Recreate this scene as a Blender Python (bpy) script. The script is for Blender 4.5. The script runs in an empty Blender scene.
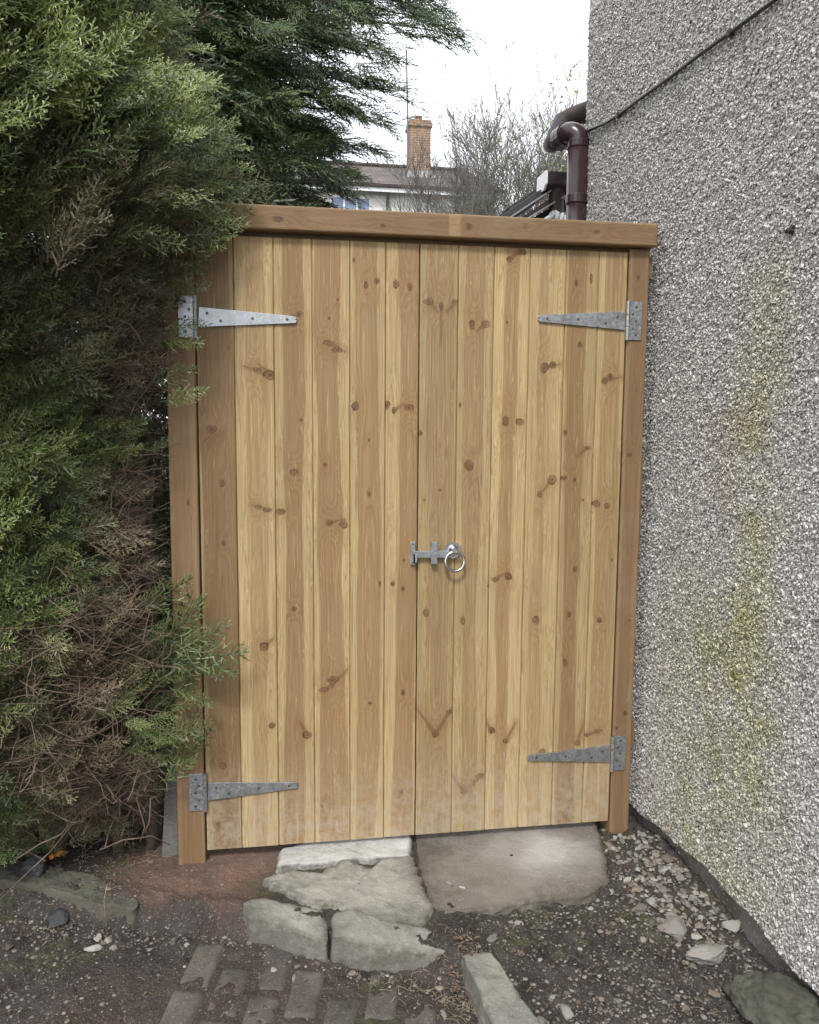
import bpy, math, random
import numpy as np
rng = np.random.default_rng(7); random.seed(7)
R = math.radians
scn = bpy.context.scene
col = scn.collection

# ------------------------------------------------------------------ camera
CAM = np.array([0.0, -2.6063, 1.45]); YAW, PITCH, ROLL, F = .1616, .1082, .0073, 820.0
IW, IH = 819, 1024
fw = np.array([math.sin(YAW)*math.cos(PITCH), math.cos(YAW)*math.cos(PITCH), -math.sin(PITCH)])
r0 = np.array([math.cos(YAW), -math.sin(YAW), 0.0]); u0 = np.cross(r0, fw)
rt = r0*math.cos(ROLL)+u0*math.sin(ROLL); up = np.cross(rt, fw)
def ray(px, py): return fw+rt*((px-IW/2)/F)-up*((py-IH/2)/F)
def at(px, py, y=None, z=None, x=None):
    """real point seen at a photo pixel on a known plane (gate plane y=0, ground z, wall x)"""
    d = ray(px, py)
    k, v = (1, y) if y is not None else (2, z) if z is not None else (0, x)
    return CAM+d*((v-CAM[k])/d[k])
import mathutils
cd = bpy.data.cameras.new('camera'); cam = bpy.data.objects.new('camera', cd); col.objects.link(cam)
M3 = mathutils.Matrix(((rt[0], up[0], -fw[0]), (rt[1], up[1], -fw[1]), (rt[2], up[2], -fw[2])))
cam.matrix_world = mathutils.Matrix.Translation(CAM) @ M3.to_4x4()
cd.sensor_fit = 'VERTICAL'; cd.sensor_height = 24.0; cd.lens = 24.0*F/IH
cd.clip_start = .05; cd.clip_end = 2000
scn.camera = cam

# ------------------------------------------------------------------ world, sun, exposure
SUN_EL, SUN_AZ = R(48), R(200)      # azimuth clockwise from +y: high, behind the camera
w = bpy.data.worlds.new('World'); scn.world = w; w.use_nodes = True
nt = w.node_tree; nt.nodes.clear()
out = nt.nodes.new('ShaderNodeOutputWorld'); bg = nt.nodes.new('ShaderNodeBackground')
sky = nt.nodes.new('ShaderNodeTexSky'); sky.sky_type = 'NISHITA'; sky.sun_disc = False
sky.sun_elevation = SUN_EL; sky.sun_rotation = SUN_AZ
mx = nt.nodes.new('ShaderNodeMix'); mx.data_type = 'RGBA'
tc = nt.nodes.new('ShaderNodeTexCoord'); no = nt.nodes.new('ShaderNodeTexNoise')
no.inputs['Scale'].default_value = 2.2; no.inputs['Detail'].default_value = 5
mr = nt.nodes.new('ShaderNodeMapRange'); mr.inputs[1].default_value = .3; mr.inputs[2].default_value = .7
mr.inputs[3].default_value = .80; mr.inputs[4].default_value = .97
nt.links.new(tc.outputs['Generated'], no.inputs['Vector']); nt.links.new(no.outputs['Fac'], mr.inputs[0])
nt.links.new(mr.outputs[0], mx.inputs['Factor']); nt.links.new(sky.outputs[0], mx.inputs['A'])
mx.inputs['B'].default_value = (8.6, 8.9, 9.3, 1)     # the overcast cloud sheet
nt.links.new(mx.outputs['Result'], bg.inputs['Color']); bg.inputs['Strength'].default_value = .135
nt.links.new(bg.outputs[0], out.inputs['Surface'])
sl = bpy.data.lights.new('sun', 'SUN'); sl.energy = 1.5; sl.angle = R(11); sl.color = (1, .97, .92)
so = bpy.data.objects.new('sun', sl); col.objects.link(so)
sd = mathutils.Vector((math.sin(SUN_AZ)*math.cos(SUN_EL), math.cos(SUN_AZ)*math.cos(SUN_EL), math.sin(SUN_EL)))
so.rotation_euler = sd.to_track_quat('Z', 'Y').to_euler()
scn.view_settings.view_transform = 'Standard'; scn.view_settings.look = 'None'
scn.view_settings.exposure = 0.82; scn.view_settings.gamma = 1
scn.cycles.max_bounces = 5; scn.cycles.diffuse_bounces = 3; scn.cycles.transmission_bounces = 2

# ------------------------------------------------------------------ helpers
def tag(o, label=None, cat=None, group=None, kind=None):
    if label: o['label'] = label
    if cat: o['category'] = cat
    if group: o['group'] = group
    if kind: o['kind'] = kind
    return o
def empty(name, loc=(0, 0, 0)):
    o = bpy.data.objects.new(name, None); o.location = loc; o.empty_display_size = .1; col.objects.link(o); return o
def link(name, me, parent=None):
    o = bpy.data.objects.new(name, me); col.objects.link(o)
    if parent is not None:
        o.parent = parent; o.matrix_parent_inverse = parent_world(parent).inverted()
    return o
def parent_world(p):
    m = mathutils.Matrix.Identity(4)
    while p is not None:
        m = p.matrix_basis @ m if p.parent is None else p.matrix_parent_inverse @ p.matrix_basis @ m
        p = p.parent
    return m
def npmesh(name, V, Fc, mat, parent=None, attrs=None, smooth=False, cols=None):
    V = np.asarray(V, np.float32); Fc = np.asarray(Fc, np.int32); n = Fc.shape[1]
    me = bpy.data.meshes.new(name)
    me.vertices.add(len(V)); me.vertices.foreach_set('co', V.ravel())
    me.loops.add(Fc.size); me.loops.foreach_set('vertex_index', Fc.ravel())
    me.polygons.add(len(Fc))
    me.polygons.foreach_set('loop_start', np.arange(0, Fc.size, n, dtype=np.int32))
    me.polygons.foreach_set('use_smooth', np.full(len(Fc), smooth))
    me.update(calc_edges=True)
    for k, a in (attrs or {}).items():
        at_ = me.attributes.new(k, 'FLOAT', 'POINT'); at_.data.foreach_set('value', np.asarray(a, np.float32).ravel())
    for k, a in (cols or {}).items():
        at_ = me.attributes.new(k, 'FLOAT_COLOR', 'POINT')
        c = np.ones((len(V), 4), np.float32); c[:, :3] = a; at_.data.foreach_set('color', c.ravel())
    me.materials.append(mat)
    return link(name, me, parent)

class MB:
    """collects simple shapes, builds one mesh"""
    def __init__(s): s.V = []; s.F = []
    def add(s, V, Fc):
        o = len(s.V); s.V += [tuple(map(float, v)) for v in V]; s.F += [tuple(i+o for i in f) for f in Fc]; return s
    def box(s, a, b, rot=None, piv=None):
        (x0, y0, z0), (x1, y1, z1) = a, b
        V = np.array([(x, y, z) for x in (x0, x1) for y in (y0, y1) for z in (z0, z1)], float)
        if rot is not None:
            c = np.array(piv if piv is not None else V.mean(0)); Rm = np.array(mathutils.Euler(rot).to_matrix()); V = (V-c)@Rm.T+c
        return s.add(V, [(0, 1, 3, 2), (4, 6, 7, 5), (0, 4, 5, 1), (2, 3, 7, 6), (0, 2, 6, 4), (1, 5, 7, 3)])
    def tube(s, pts, r, n=10, cap=True):
        pts = [np.array(p, float) for p in pts]; rr = r if hasattr(r, '__len__') else [r]*len(pts)
        o = len(s.V); prev = None
        for i, p in enumerate(pts):
            d = (pts[min(i+1, len(pts)-1)]-pts[max(i-1, 0)]); d /= np.linalg.norm(d)+1e-9
            if prev is None:
                a = np.cross(d, (0, 0, 1) if abs(d[2]) < .9 else (1, 0, 0))
            else: a = prev-d*np.dot(prev, d)
            a /= np.linalg.norm(a)+1e-9; prev = a; b = np.cross(d, a)
            for k in range(n):
                t = 2*math.pi*k/n; s.V.append(tuple(p+(a*math.cos(t)+b*math.sin(t))*rr[i]))
        for i in range(len(pts)-1):
            for k in range(n):
                s.F.append((o+i*n+k, o+i*n+(k+1) % n, o+(i+1)*n+(k+1) % n, o+(i+1)*n+k))
        if cap:
            s.F.append(tuple(o+k for k in range(n))[::-1]); m = o+(len(pts)-1)*n; s.F.append(tuple(m+k for k in range(n)))
        return s
    def prism(s, poly, ax, a, b):
        """poly: 2-D outline; extruded along axis ax from a to b"""
        n = len(poly); V = []
        for c in (a, b):
            for p in poly:
                v = list(p); v.insert(ax, c); V.append(v)
        F_ = [tuple(range(n))[::-1], tuple(range(n, 2*n))]+[(i, (i+1) % n, n+(i+1) % n, n+i) for i in range(n)]
        return s.add(V, F_)
    def build(s, name, mat, parent=None, bevel=0, smooth=False):
        me = bpy.data.meshes.new(name); me.from_pydata(s.V, [], s.F)
        import bmesh
        bm = bmesh.new(); bm.from_mesh(me); bmesh.ops.recalc_face_normals(bm, faces=bm.faces)
        if bevel:
            es = [e for e in bm.edges if len(e.link_faces) == 2 and e.calc_face_angle(0) > .5]
            bmesh.ops.bevel(bm, geom=es, offset=bevel, segments=2, affect='EDGES', profile=.5, clamp_overlap=True)
        bm.to_mesh(me); bm.free()
        if smooth: me.polygons.foreach_set('use_smooth', [True]*len(me.polygons))
        me.materials.append(mat); return link(name, me, parent)

# value noise (numpy)
def vnoise(x, y, seed=0):
    xi = np.floor(x).astype(np.int64); yi = np.floor(y).astype(np.int64); fx = x-xi; fy = y-yi
    fx = fx*fx*(3-2*fx); fy = fy*fy*(3-2*fy)
    def h(a, b):
        n = (a*374761393+b*668265263+seed*1442695041) & 0x7fffffff
        n = ((n ^ (n >> 13))*1274126177) & 0x7fffffff
        return ((n ^ (n >> 16)) & 0xffff)/65535.0
    return (h(xi, yi)*(1-fx)+h(xi+1, yi)*fx)*(1-fy)+(h(xi, yi+1)*(1-fx)+h(xi+1, yi+1)*fx)*fy
def fbm(x, y, seed=0, oct=4):
    s = 0; a = .5
    for i in range(oct): s = s+a*(vnoise(x*2**i, y*2**i, seed+i*17)*2-1); a *= .5
    return s
def sstep(a, b, x):
    t = np.clip((x-a)/(b-a), 0, 1); return t*t*(3-2*t)

# ------------------------------------------------------------------ materials
class NT:
    def __init__(s, name):
        s.m = bpy.data.materials.new(name); s.m.use_nodes = True; s.t = s.m.node_tree; s.t.nodes.clear()
        s.out = s.n('ShaderNodeOutputMaterial'); s.b = s.n('ShaderNodeBsdfPrincipled'); s.l(s.b.outputs[0], s.out.inputs[0])
        s.pos = s.n('ShaderNodeTexCoord').outputs['Object']
    def n(s, t, **k):
        o = s.t.nodes.new(t)
        for a, b in k.items(): setattr(o, a, b)
        return o
    def l(s, a, b): s.t.links.new(a, b)
    def val(s, sock, v):
        if isinstance(v, bpy.types.NodeSocket): s.l(v, sock)
        else:
            if hasattr(sock.default_value, '__len__') and len(sock.default_value) == 4 and len(v) == 3: v = (*v, 1)
            sock.default_value = v
    def math(s, op, a, b=0.0, c=0.0, clamp=False):
        o = s.n('ShaderNodeMath', operation=op, use_clamp=clamp); s.val(o.inputs[0], a); s.val(o.inputs[1], b); s.val(o.inputs[2], c); return o.outputs[0]
    def mix(s, f, a, b, mode='MIX'):
        o = s.n('ShaderNodeMix', data_type='RGBA', blend_type=mode); s.val(o.inputs['Factor'], f); s.val(o.inputs['A'], a); s.val(o.inputs['B'], b); return o.outputs['Result']
    def noise(s, scale, detail=4, rough=.6, vec=None, stretch=None, out='Fac'):
        v = vec or s.pos
        if stretch:
            m = s.n('ShaderNodeMapping'); m.inputs['Scale'].default_value = stretch; s.l(v, m.inputs[0]); v = m.outputs[0]
        o = s.n('ShaderNodeTexNoise'); o.inputs['Scale'].default_value = scale; o.inputs['Detail'].default_value = detail
        o.inputs['Roughness'].default_value = rough; s.l(v, o.inputs['Vector']); return o.outputs[out]
    def voro(s, scale, feature='F1', out='Distance', vec=None):
        o = s.n('ShaderNodeTexVoronoi', feature=feature); o.inputs['Scale'].default_value = scale; s.l(vec or s.pos, o.inputs['Vector']); return o.outputs[out]
    def ramp(s, f, lo, hi, a=0.0, b=1.0):
        o = s.n('ShaderNodeMapRange', interpolation_type='SMOOTHSTEP'); s.val(o.inputs[0], f)
        for i, v in zip((1, 2, 3, 4), (lo, hi, a, b)): o.inputs[i].default_value = v
        return o.outputs[0]
    def attr(s, name, out='Fac'):
        o = s.n('ShaderNodeAttribute', attribute_name=name); return o.outputs[out]
    def bump(s, h, dist, strength=1.0):
        o = s.n('ShaderNodeBump'); o.inputs['Distance'].default_value = dist; o.inputs['Strength'].default_value = strength
        s.l(h, o.inputs['Height']); s.l(o.outputs[0], s.b.inputs['Normal']); return o
    def fin(s, colr, rough=.7, metal=0.0, spec=None):
        s.val(s.b.inputs['Base Color'], colr); s.val(s.b.inputs['Roughness'], rough); s.val(s.b.inputs['Metallic'], metal)
        if spec is not None: s.b.inputs['Specular IOR Level'].default_value = spec
        return s.m

def wood_mat(name, sap, sap2, heart, late, knot_c, weather=(.44, .38, .30), green=(.40, .34, .15)):
    t = NT(name)
    hm = t.attr('heart'); ring = t.attr('ring'); kn = t.attr('knot'); br = t.attr('board'); hal = t.attr('halo')
    sp = t.n('ShaderNodeSeparateXYZ'); t.l(t.pos, sp.inputs[0]); cv = t.n('ShaderNodeCombineXYZ'); t.l(t.attr('wx'), cv.inputs[0]); t.l(t.math('MULTIPLY', br, .6), cv.inputs[1]); t.l(t.attr('wz'), cv.inputs[2]); wv = cv.outputs[0]
    fine = t.noise(1.0, 5, .65, vec=wv, stretch=(420, 420, 8)); fine2 = t.noise(1.0, 4, .6, vec=wv, stretch=(110, 110, 1.3)); blot = t.noise(5.0, 4, .6, vec=wv, stretch=(3.5, 3.5, .4))
    fine2 = t.ramp(fine2, .3, .7); strk = t.noise(1.0, 4, .6, vec=wv, stretch=(190, 190, 1.6))
    c = t.mix(fine2, sap, sap2)
    c = t.mix(t.ramp(blot, .45, .7, 0, .45), c, green)
    hc = t.mix(t.ramp(t.noise(1.0, 3, .5, vec=wv, stretch=(70, 70, 1.0)), .3, .7, 0, .5), heart, late)
    c = t.mix(t.math('MULTIPLY', hm, .82), c, hc)
    saw = t.math('FRACT', t.math('MULTIPLY', ring, 1.0))
    line = t.ramp(saw, .35, .90, 0, 1); line = t.math('MULTIPLY', line, t.ramp(saw, .93, 1.0, 1, 0))
    c = t.mix(t.math('MULTIPLY', line, t.math('MULTIPLY', t.math('ADD', t.math('MULTIPLY', hm, .30), .14), t.ramp(t.noise(1.0, 3, .5, stretch=(20, 20, 3)), .35, .6, .35, 1))), c, late)
    c = t.mix(t.ramp(fine, .35, .75, 0, .30), c, late); c = t.mix(t.ramp(strk, .52, .64, 0, .8), c, heart); c = t.mix(t.ramp(strk, .30, .45, .45, 0), c, tuple(min(1, x*1.12) for x in sap))
    tone = t.math('ADD', t.math('MULTIPLY', br, .42), .74)
    vm = t.n('ShaderNodeVectorMath', operation='SCALE'); t.l(c, vm.inputs[0]); t.l(tone, vm.inputs['Scale']); c = vm.outputs[0]
    c = t.mix(t.math('MULTIPLY', hal, .8), c, tuple(x*y for x, y in zip(late, (1.15, .95, .8))))
    c = t.mix(t.ramp(kn, 0, .65), c, tuple(x*y for x, y in zip(late, (.72, .66, .66)))); c = t.mix(t.ramp(kn, .48, .85, 0, .95), c, knot_c)
    low = t.math('MULTIPLY', t.attr('dirt'), t.ramp(t.noise(22, 6, .8), .38, .62, .1, 1.0)); c = t.mix(t.ramp(t.noise(3.2, 5, .7), .5, .72, 0, .35), c, (.30, .24, .15))
    c = t.mix(t.math('MULTIPLY', low, .6), c, weather)
    t.bump(t.math('ADD', t.math('MULTIPLY', fine, .6), t.math('MULTIPLY', line, .35)), .0012, .55)
    return t.fin(c, t.math('ADD', t.math('MULTIPLY', fine, .2), .5), 0, .35)

M = {}
M['wood'] = wood_mat('gate_wood', (.54, .41, .215), (.40, .29, .14), (.29, .178, .085), (.19, .105, .046), (.085, .043, .024), green=(.42, .35, .155))
M['frame_wood'] = wood_mat('frame_wood', (.28, .185, .098), (.22, .14, .072), (.21, .13, .068), (.14, .08, .038), (.10, .05, .028), green=(.28, .20, .11))
M['fence_wood'] = wood_mat('fence_wood', (.26, .15, .09), (.22, .13, .08), (.2, .11, .06), (.13, .07, .04), (.09, .05, .03), green=(.2, .14, .09))

def galv():
    t = NT('galvanised_steel'); v = t.voro(140, out='Color'); g = t.n('ShaderNodeRGBToBW'); t.l(v, g.inputs[0])
    n = t.noise(40, 4); c = t.mix(g.outputs[0], (.34, .36, .38), (.52, .55, .57)); c = t.mix(t.ramp(n, .4, .75, 0, .4), c, (.28, .27, .26))
    t.bump(n, .0006, .5); return t.fin(c, t.ramp(g.outputs[0], 0, 1, .36, .52), .85)
M['galv'] = galv()
def flat(name, c, rough=.6, metal=0, ns=30, amt=.25, bump=.001, dark=None):
    t = NT(name); n = t.noise(ns, 5, .65); cc = t.mix(t.ramp(n, .3, .7, 0, 1), c, dark or tuple(x*(1-amt) for x in c))
    t.bump(n, bump, .5); return t.fin(cc, rough, metal)
M['screw'] = flat('screw_head', (.16, .14, .12), .5, .7)
M['chrome'] = flat('bright_zinc', (.62, .64, .66), .22, 1, amt=.15, bump=.0002)

def pebbles():
    t = NT('pebbledash'); pc = t.attr('chip', 'Color')
    sx = t.n('ShaderNodeSeparateColor'); t.l(pc, sx.inputs[0]); isch = sx.outputs[1]; rnd = sx.outputs[0]
    vc = t.voro(118, out='Color'); bw = t.n('ShaderNodeSeparateColor'); t.l(vc, bw.inputs[0])
    rr = t.mix(isch, bw.outputs[0], rnd)
    cr = t.n('ShaderNodeValToRGB'); e = cr.color_ramp.elements
    e[0].position = 0; e[0].color = (.12, .108, .10, 1); e[1].position = 1; e[1].color = (.74, .715, .68, 1)
    for p, c in ((.12, (.27, .25, .235, 1)), (.38, (.42, .393, .37, 1)), (.62, (.51, .482, .453, 1)), (.82, (.61, .582, .55, 1))):
        x = e.new(p); x.color = c
    t.l(rr, cr.inputs[0]); c = cr.outputs[0]
    vd = t.voro(118); gap = t.math('MULTIPLY', t.ramp(vd, .45, .75), t.math('SUBTRACT', 1.0, isch))
    c = t.mix(gap, c, (.31, .29, .272))
    # algae and rust-brown staining with shapes of their own, down the wall
    sp = t.n('ShaderNodeSeparateXYZ'); t.l(t.pos, sp.inputs[0]); Y, Z = sp.outputs[1], sp.outputs[2]
    n1 = t.noise(2.6, 5, .65); n2 = t.noise(9, 4, .7)
    def band(y0, w0, zlo, zhi, a, nz):
        g = t.math('SUBTRACT', 1.0, t.math('DIVIDE', t.math('ABSOLUTE', t.math('SUBTRACT', Y, t.math('ADD', t.math('MULTIPLY', nz, .35), y0-.175))), w0), clamp=True)
        zz = t.math('MULTIPLY', t.ramp(Z, zlo, zlo+.3), t.ramp(Z, zhi-.35, zhi, 1, 0))
        return t.math('MULTIPLY', t.math('MULTIPLY', g, zz), t.math('MULTIPLY', t.ramp(n2, .25, .7), a))
    g1 = band(-.60, .17, .3, 2.0, .9, n1); g2 = band(-.42, .48, -.2, 1.15, .85, n1)
    c = t.mix(g1, c, t.mix(1.0, c, (.84, .84, .50), 'MULTIPLY')); c = t.mix(g2, c, t.mix(1.0, c, (.74, .76, .47), 'MULTIPLY'))
    b1 = t.math('MULTIPLY', t.ramp(n1, .55, .75), .35); c = t.mix(b1, c, t.mix(1.0, c, (.80, .66, .60), 'MULTIPLY'))
    h = t.math('MULTIPLY', t.math('SUBTRACT', 1.0, vd), t.math('SUBTRACT', 1.0, isch))
    t.bump(h, .004, .9); return t.fin(c, .8, 0, .3)
M['pebble'] = pebbles()

def soil():
    t = NT('soil'); red = t.attr('red'); moss = t.attr('moss')
    n = t.noise(9, 6, .7); f = t.noise(160, 5, .75); v = t.voro(330, out='Color'); s_ = t.n('ShaderNodeSeparateColor'); t.l(v, s_.inputs[0])
    c = t.mix(t.ramp(n, .3, .7), (.034, .029, .027), (.072, .061, .055))
    rc = t.mix(t.ramp(n, .3, .7), (.20, .125, .096), (.135, .093, .073)); c = t.mix(red, c, rc)
    c = t.mix(t.ramp(f, .5, .75, 0, .6), c, (.24, .2, .165)); c = t.mix(t.ramp(f, .2, .42, .6, 0), c, (.03, .024, .02))
    c = t.mix(t.ramp(s_.outputs[0], .94, .98, 0, .5), c, (.30, .27, .23))
    c = t.mix(t.math('MULTIPLY', moss, t.ramp(t.noise(40, 4), .42, .6)), c, (.10, .12, .045))
    t.bump(t.math('ADD', f, t.math('MULTIPLY', t.voro(90), .6)), .006, .9); return t.fin(c, .92, 0, .2)
M['soil'] = soil()
def concrete(name, c1, c2, edge=(.12, .105, .085), moss=.3, pits=1.0):
    t = NT(name); n = t.noise(5, 6, .65); f = t.noise(120, 5, .7); v = t.voro(260, out='Color'); s_ = t.n('ShaderNodeSeparateColor'); t.l(v, s_.inputs[0])
    c = t.mix(t.ramp(n, .32, .68), c1, c2); c = t.mix(t.ramp(f, .5, .8, 0, .55), c, tuple(min(1, x*1.7) for x in c1))
    c = t.mix(t.ramp(f, .2, .42, .55*pits, 0), c, tuple(x*.4 for x in c1))
    c = t.mix(t.ramp(s_.outputs[0], .90, .97, 0, .5*pits), c, (.55, .53, .48)); c = t.mix(t.ramp(t.noise(1.9, 4, .7), .5, .62, 0, .45), c, tuple(x*1.5 for x in c2)); c = t.mix(t.ramp(t.noise(3.1, 5, .7), .55, .68, 0, .5), c, tuple(x*.55 for x in c1))
    c = t.mix(t.ramp(t.noise(16, 5, .7), .52, .72, 0, moss), c, (.12, .125, .06)); 
    c = t.mix(t.math('MULTIPLY', t.attr('lime'), .75), c, (.52, .50, .48)); c = t.mix(t.math('MULTIPLY', t.attr('edge'), t.ramp(t.noise(34, 5, .75), .25, .6, .15, 1)), c, edge)
    t.bump(t.math('ADD', f, t.math('MULTIPLY', n, 1.0)), .0045, .9); return t.fin(c, .88, 0, .25)
M['slab'] = concrete('old_concrete', (.225, .212, .185), (.31, .295, .26))
M['pale'] = concrete('pale_concrete', (.40, .39, .37), (.50, .49, .47), moss=.08)
M['slab_brown'] = concrete('stained_concrete', (.14, .118, .098), (.21, .185, .16), moss=.15, pits=.5)
M['kerb'] = concrete('kerb_stone', (.185, .18, .16), (.29, .28, .25), moss=.6, pits=.35)
M['mossy'] = concrete('mossy_kerb', (.075, .075, .058), (.135, .13, .105), moss=.7, pits=.3)
M['plinth'] = concrete('plinth_concrete', (.10, .092, .085), (.16, .145, .13), moss=.5)
M['paver'] = concrete('brick_paver', (.078, .066, .060), (.140, .122, .110), moss=.25, pits=.3)
M['post_conc'] = concrete('post_concrete', (.12, .12, .105), (.18, .18, .16), moss=.5, pits=.3)
def stone_m():
    t = NT('loose_stone'); v = t.attr('chip', 'Color'); s_ = t.n('ShaderNodeSeparateColor'); t.l(v, s_.inputs[0])
    c = t.mix(s_.outputs[0], (.055, .046, .04), (.47, .45, .41)); c = t.mix(t.math('MULTIPLY', s_.outputs[2], .45), c, (.28, .18, .12))
    n = t.noise(150, 4); c = t.mix(t.ramp(n, .4, .7, 0, .4), c, (.16, .14, .12)); t.bump(n, .002, .6); return t.fin(c, .8, 0, .3)
M['stone'] = stone_m()
def foliage(name, bright, mid, dark, dead1, dead2, hi=None):
    t = NT(name); v = t.attr('leafc', 'Color'); s_ = t.n('ShaderNodeSeparateColor'); t.l(v, s_.inputs[0]); rnd, tip, dead = s_.outputs
    c = t.mix(rnd, dark, mid); c = t.mix(t.math('MULTIPLY', tip, rnd), c, bright)
    if hi: c = t.mix(t.math('MULTIPLY', t.ramp(tip, .75, 1.0), t.ramp(rnd, .35, .8, 0, .85)), c, hi)  # cream highlight painted onto the tips of brighter sprays
    dc = t.mix(rnd, dead2, dead1); c = t.mix(dead, c, dc)
    t.l(c, t.b.inputs['Base Color'])
    tr = t.n('ShaderNodeBsdfTranslucent'); t.l(c, tr.inputs[0]); ms = t.n('ShaderNodeMixShader'); ms.inputs[0].default_value = .14
    t.l(t.b.outputs[0], ms.inputs[1]); t.l(tr.outputs[0], ms.inputs[2]); t.l(ms.outputs[0], t.out.inputs[0])
    t.b.inputs['Roughness'].default_value = .42; t.b.inputs['Specular IOR Level'].default_value = .55; return t.m
M['leyl'] = foliage('conifer_foliage', (.34, .43, .12), (.15, .215, .065), (.042, .07, .028), (.33, .26, .165), (.14, .10, .066), hi=(.60, .60, .36))
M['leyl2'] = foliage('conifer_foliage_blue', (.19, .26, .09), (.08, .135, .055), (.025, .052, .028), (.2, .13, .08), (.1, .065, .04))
M['leaf_y'] = foliage('yellow_green_leaf', (.42, .40, .10), (.25, .26, .08), (.12, .15, .05), (.2, .15, .1), (.1, .07, .05))
M['weed'] = foliage('weed_leaf', (.16, .38, .06), (.1, .28, .05), (.05, .16, .03), (.2, .15, .1), (.1, .07, .05))
M['bark'] = flat('bark', (.15, .105, .075), .9, 0, 40, .5, .004)
M['twig'] = flat('dead_twig', (.22, .155, .115), .85, 0, 30, .55, .001)
M['bare'] = flat('bare_branch', (.13, .122, .098), .9, 0, 4, .45, .002)
M['pipe'] = flat('brown_plastic', (.042, .023, .025), .25, 0, 20, .2, .0003)
M['gutter'] = flat('dark_brown_gutter', (.03, .016, .015), .6, 0, 20, .2, .0003)
M['white'] = flat('white_upvc', (.78, .79, .80), .4, 0, 10, .08, .0003)
M['cable'] = flat('black_cable', (.02, .019, .02), .45, 0, 60, .3, .0005)
M['slate'] = flat('dark_roof_edge', (.045, .045, .048), .6, 0, 12, .4, .002)
M['grey'] = flat('grey_verge', (.25, .25, .27), .5, 0, 12, .2, .001)
M['render'] = flat('white_render', (.80, .78, .73), .9, 0, 2, .12, .004)
M['panel'] = flat('grey_panel', (.40, .38, .35), .8, 0, 2, .12, .004)
M['lead'] = flat('lead_flashing', (.42, .42, .43), .6, 0, 3, .3, .01)
M['pot'] = flat('clay_pot', (.34, .13, .085), .8, 0, 8, .3, .003)
M['metal'] = flat('dull_metal', (.16, .16, .17), .5, .8, 8, .2, .001)
M['dark'] = flat('dark_grey_plastic', (.05, .055, .06), .5, 0, 14, .4, .004)
M['orange'] = flat('orange_leaf', (.50, .19, .03), .6, 0, 60, .5, .002)
M['brownleaf'] = flat('dry_leaf', (.22, .145, .10), .7, 0, 50, .6, .002)
M['straw'] = flat('dry_straw', (.36, .30, .19), .8, 0, 50, .4, .001)
def glass():
    t = NT('window_glass'); return t.fin((.16, .22, .34), .08, 0, .6)
M['glass'] = glass()
def bricks():
    t = NT('chimney_brick'); m = t.n('ShaderNodeMapping'); m.inputs['Rotation'].default_value = (R(90), 0, 0); t.l(t.pos, m.inputs[0])
    b = t.n('ShaderNodeTexBrick'); b.inputs['Scale'].default_value = 1; b.inputs['Brick Width'].default_value = .23; b.inputs['Row Height'].default_value = .078
    b.inputs['Mortar Size'].default_value = .012; b.inputs['Color1'].default_value = (.24, .125, .08, 1); b.inputs['Color2'].default_value = (.15, .08, .055, 1); b.inputs['Mortar'].default_value = (.30, .26, .21, 1)
    t.l(m.outputs[0], b.inputs[0]); c = t.mix(t.ramp(t.noise(5, 4), .4, .7, 0, .5), b.outputs[0], (.40, .27, .15)); return t.fin(c, .9)
M['brick'] = bricks()
def tiles():
    t = NT('roof_tile'); m = t.n('ShaderNodeMapping'); t.l(t.pos, m.inputs[0])
    b = t.n('ShaderNodeTexBrick'); b.inputs['Scale'].default_value = 1; b.inputs['Brick Width'].default_value = .3; b.inputs['Row Height'].default_value = .2
    b.inputs['Mortar Size'].default_value = .02; b.inputs['Color1'].default_value = (.12, .09, .08, 1); b.inputs['Color2'].default_value = (.085, .068, .062, 1); b.inputs['Mortar'].default_value = (.04, .03, .03, 1)
    t.l(m.outputs[0], b.inputs[0]); c = t.mix(t.ramp(t.noise(2, 5), .45, .7, 0, .6), b.outputs[0], (.18, .165, .13)); return t.fin(c, .9)
M['tile'] = tiles()

# ------------------------------------------------------------------ ground
KP = [(-3.0, .25), (-.90, -.03), (-.42, -.19), (-.12, -.27), (.18, -.42), (.50, -.60), (.56, -.62)]
def kerb_y(x): return np.interp(x, [p[0] for p in KP], [p[1] for p in KP])
def base_h(x, y):
    ky = kerb_y(x); low = sstep(0.03, -.05, y-ky)
    h = .024-.070*low
    right = sstep(.50, .62, x); hr = .012-.045*sstep(-.2, -1.1, y)
    h = h*(1-right)+hr*right
    h = h+.035*sstep(1.02, 1.25, x)*sstep(.1, -.2, y)      # rubble banked on the wall
    far = sstep(.1, .6, y); h = h*(1-far)-.0*far
    return h
def ground_h(x, y):
    near = np.exp(-np.maximum(0, np.hypot((x-.2)/2.2, (y+.6)/1.6)-1)*3)
    rough = .35+.65*sstep(.5, .75, x)+.35*sstep(.12, .02, np.abs(y-kerb_y(x)-.0))
    n = fbm(x*4, y*4, 3)*.012+fbm(x*22, y*22, 9, 4)*.016*rough+np.maximum(0, fbm(x*55, y*55, 21, 2))*.024*rough
    return base_h(x, y)+n*near
def gaxis(a, b, step, far, k):
    c = np.arange(a, b, step); o = np.cumsum(step*1.35**np.arange(1, k)); o = o[o < far]
    return np.concatenate([a-o[::-1], c, c[-1]+o])
gx = gaxis(-1.3, 1.45, .0065, 600, 45); gy = gaxis(-1.4, .25, .0065, 600, 45)
GX, GY = np.meshgrid(gx, gy); GZ = ground_h(GX, GY)
nx, ny = len(gx), len(gy); idx = np.arange(nx*ny).reshape(ny, nx)
Fg = np.stack([idx[:-1, :-1], idx[:-1, 1:], idx[1:, 1:], idx[1:, :-1]], -1).reshape(-1, 4)
ky = kerb_y(GX)
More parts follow.
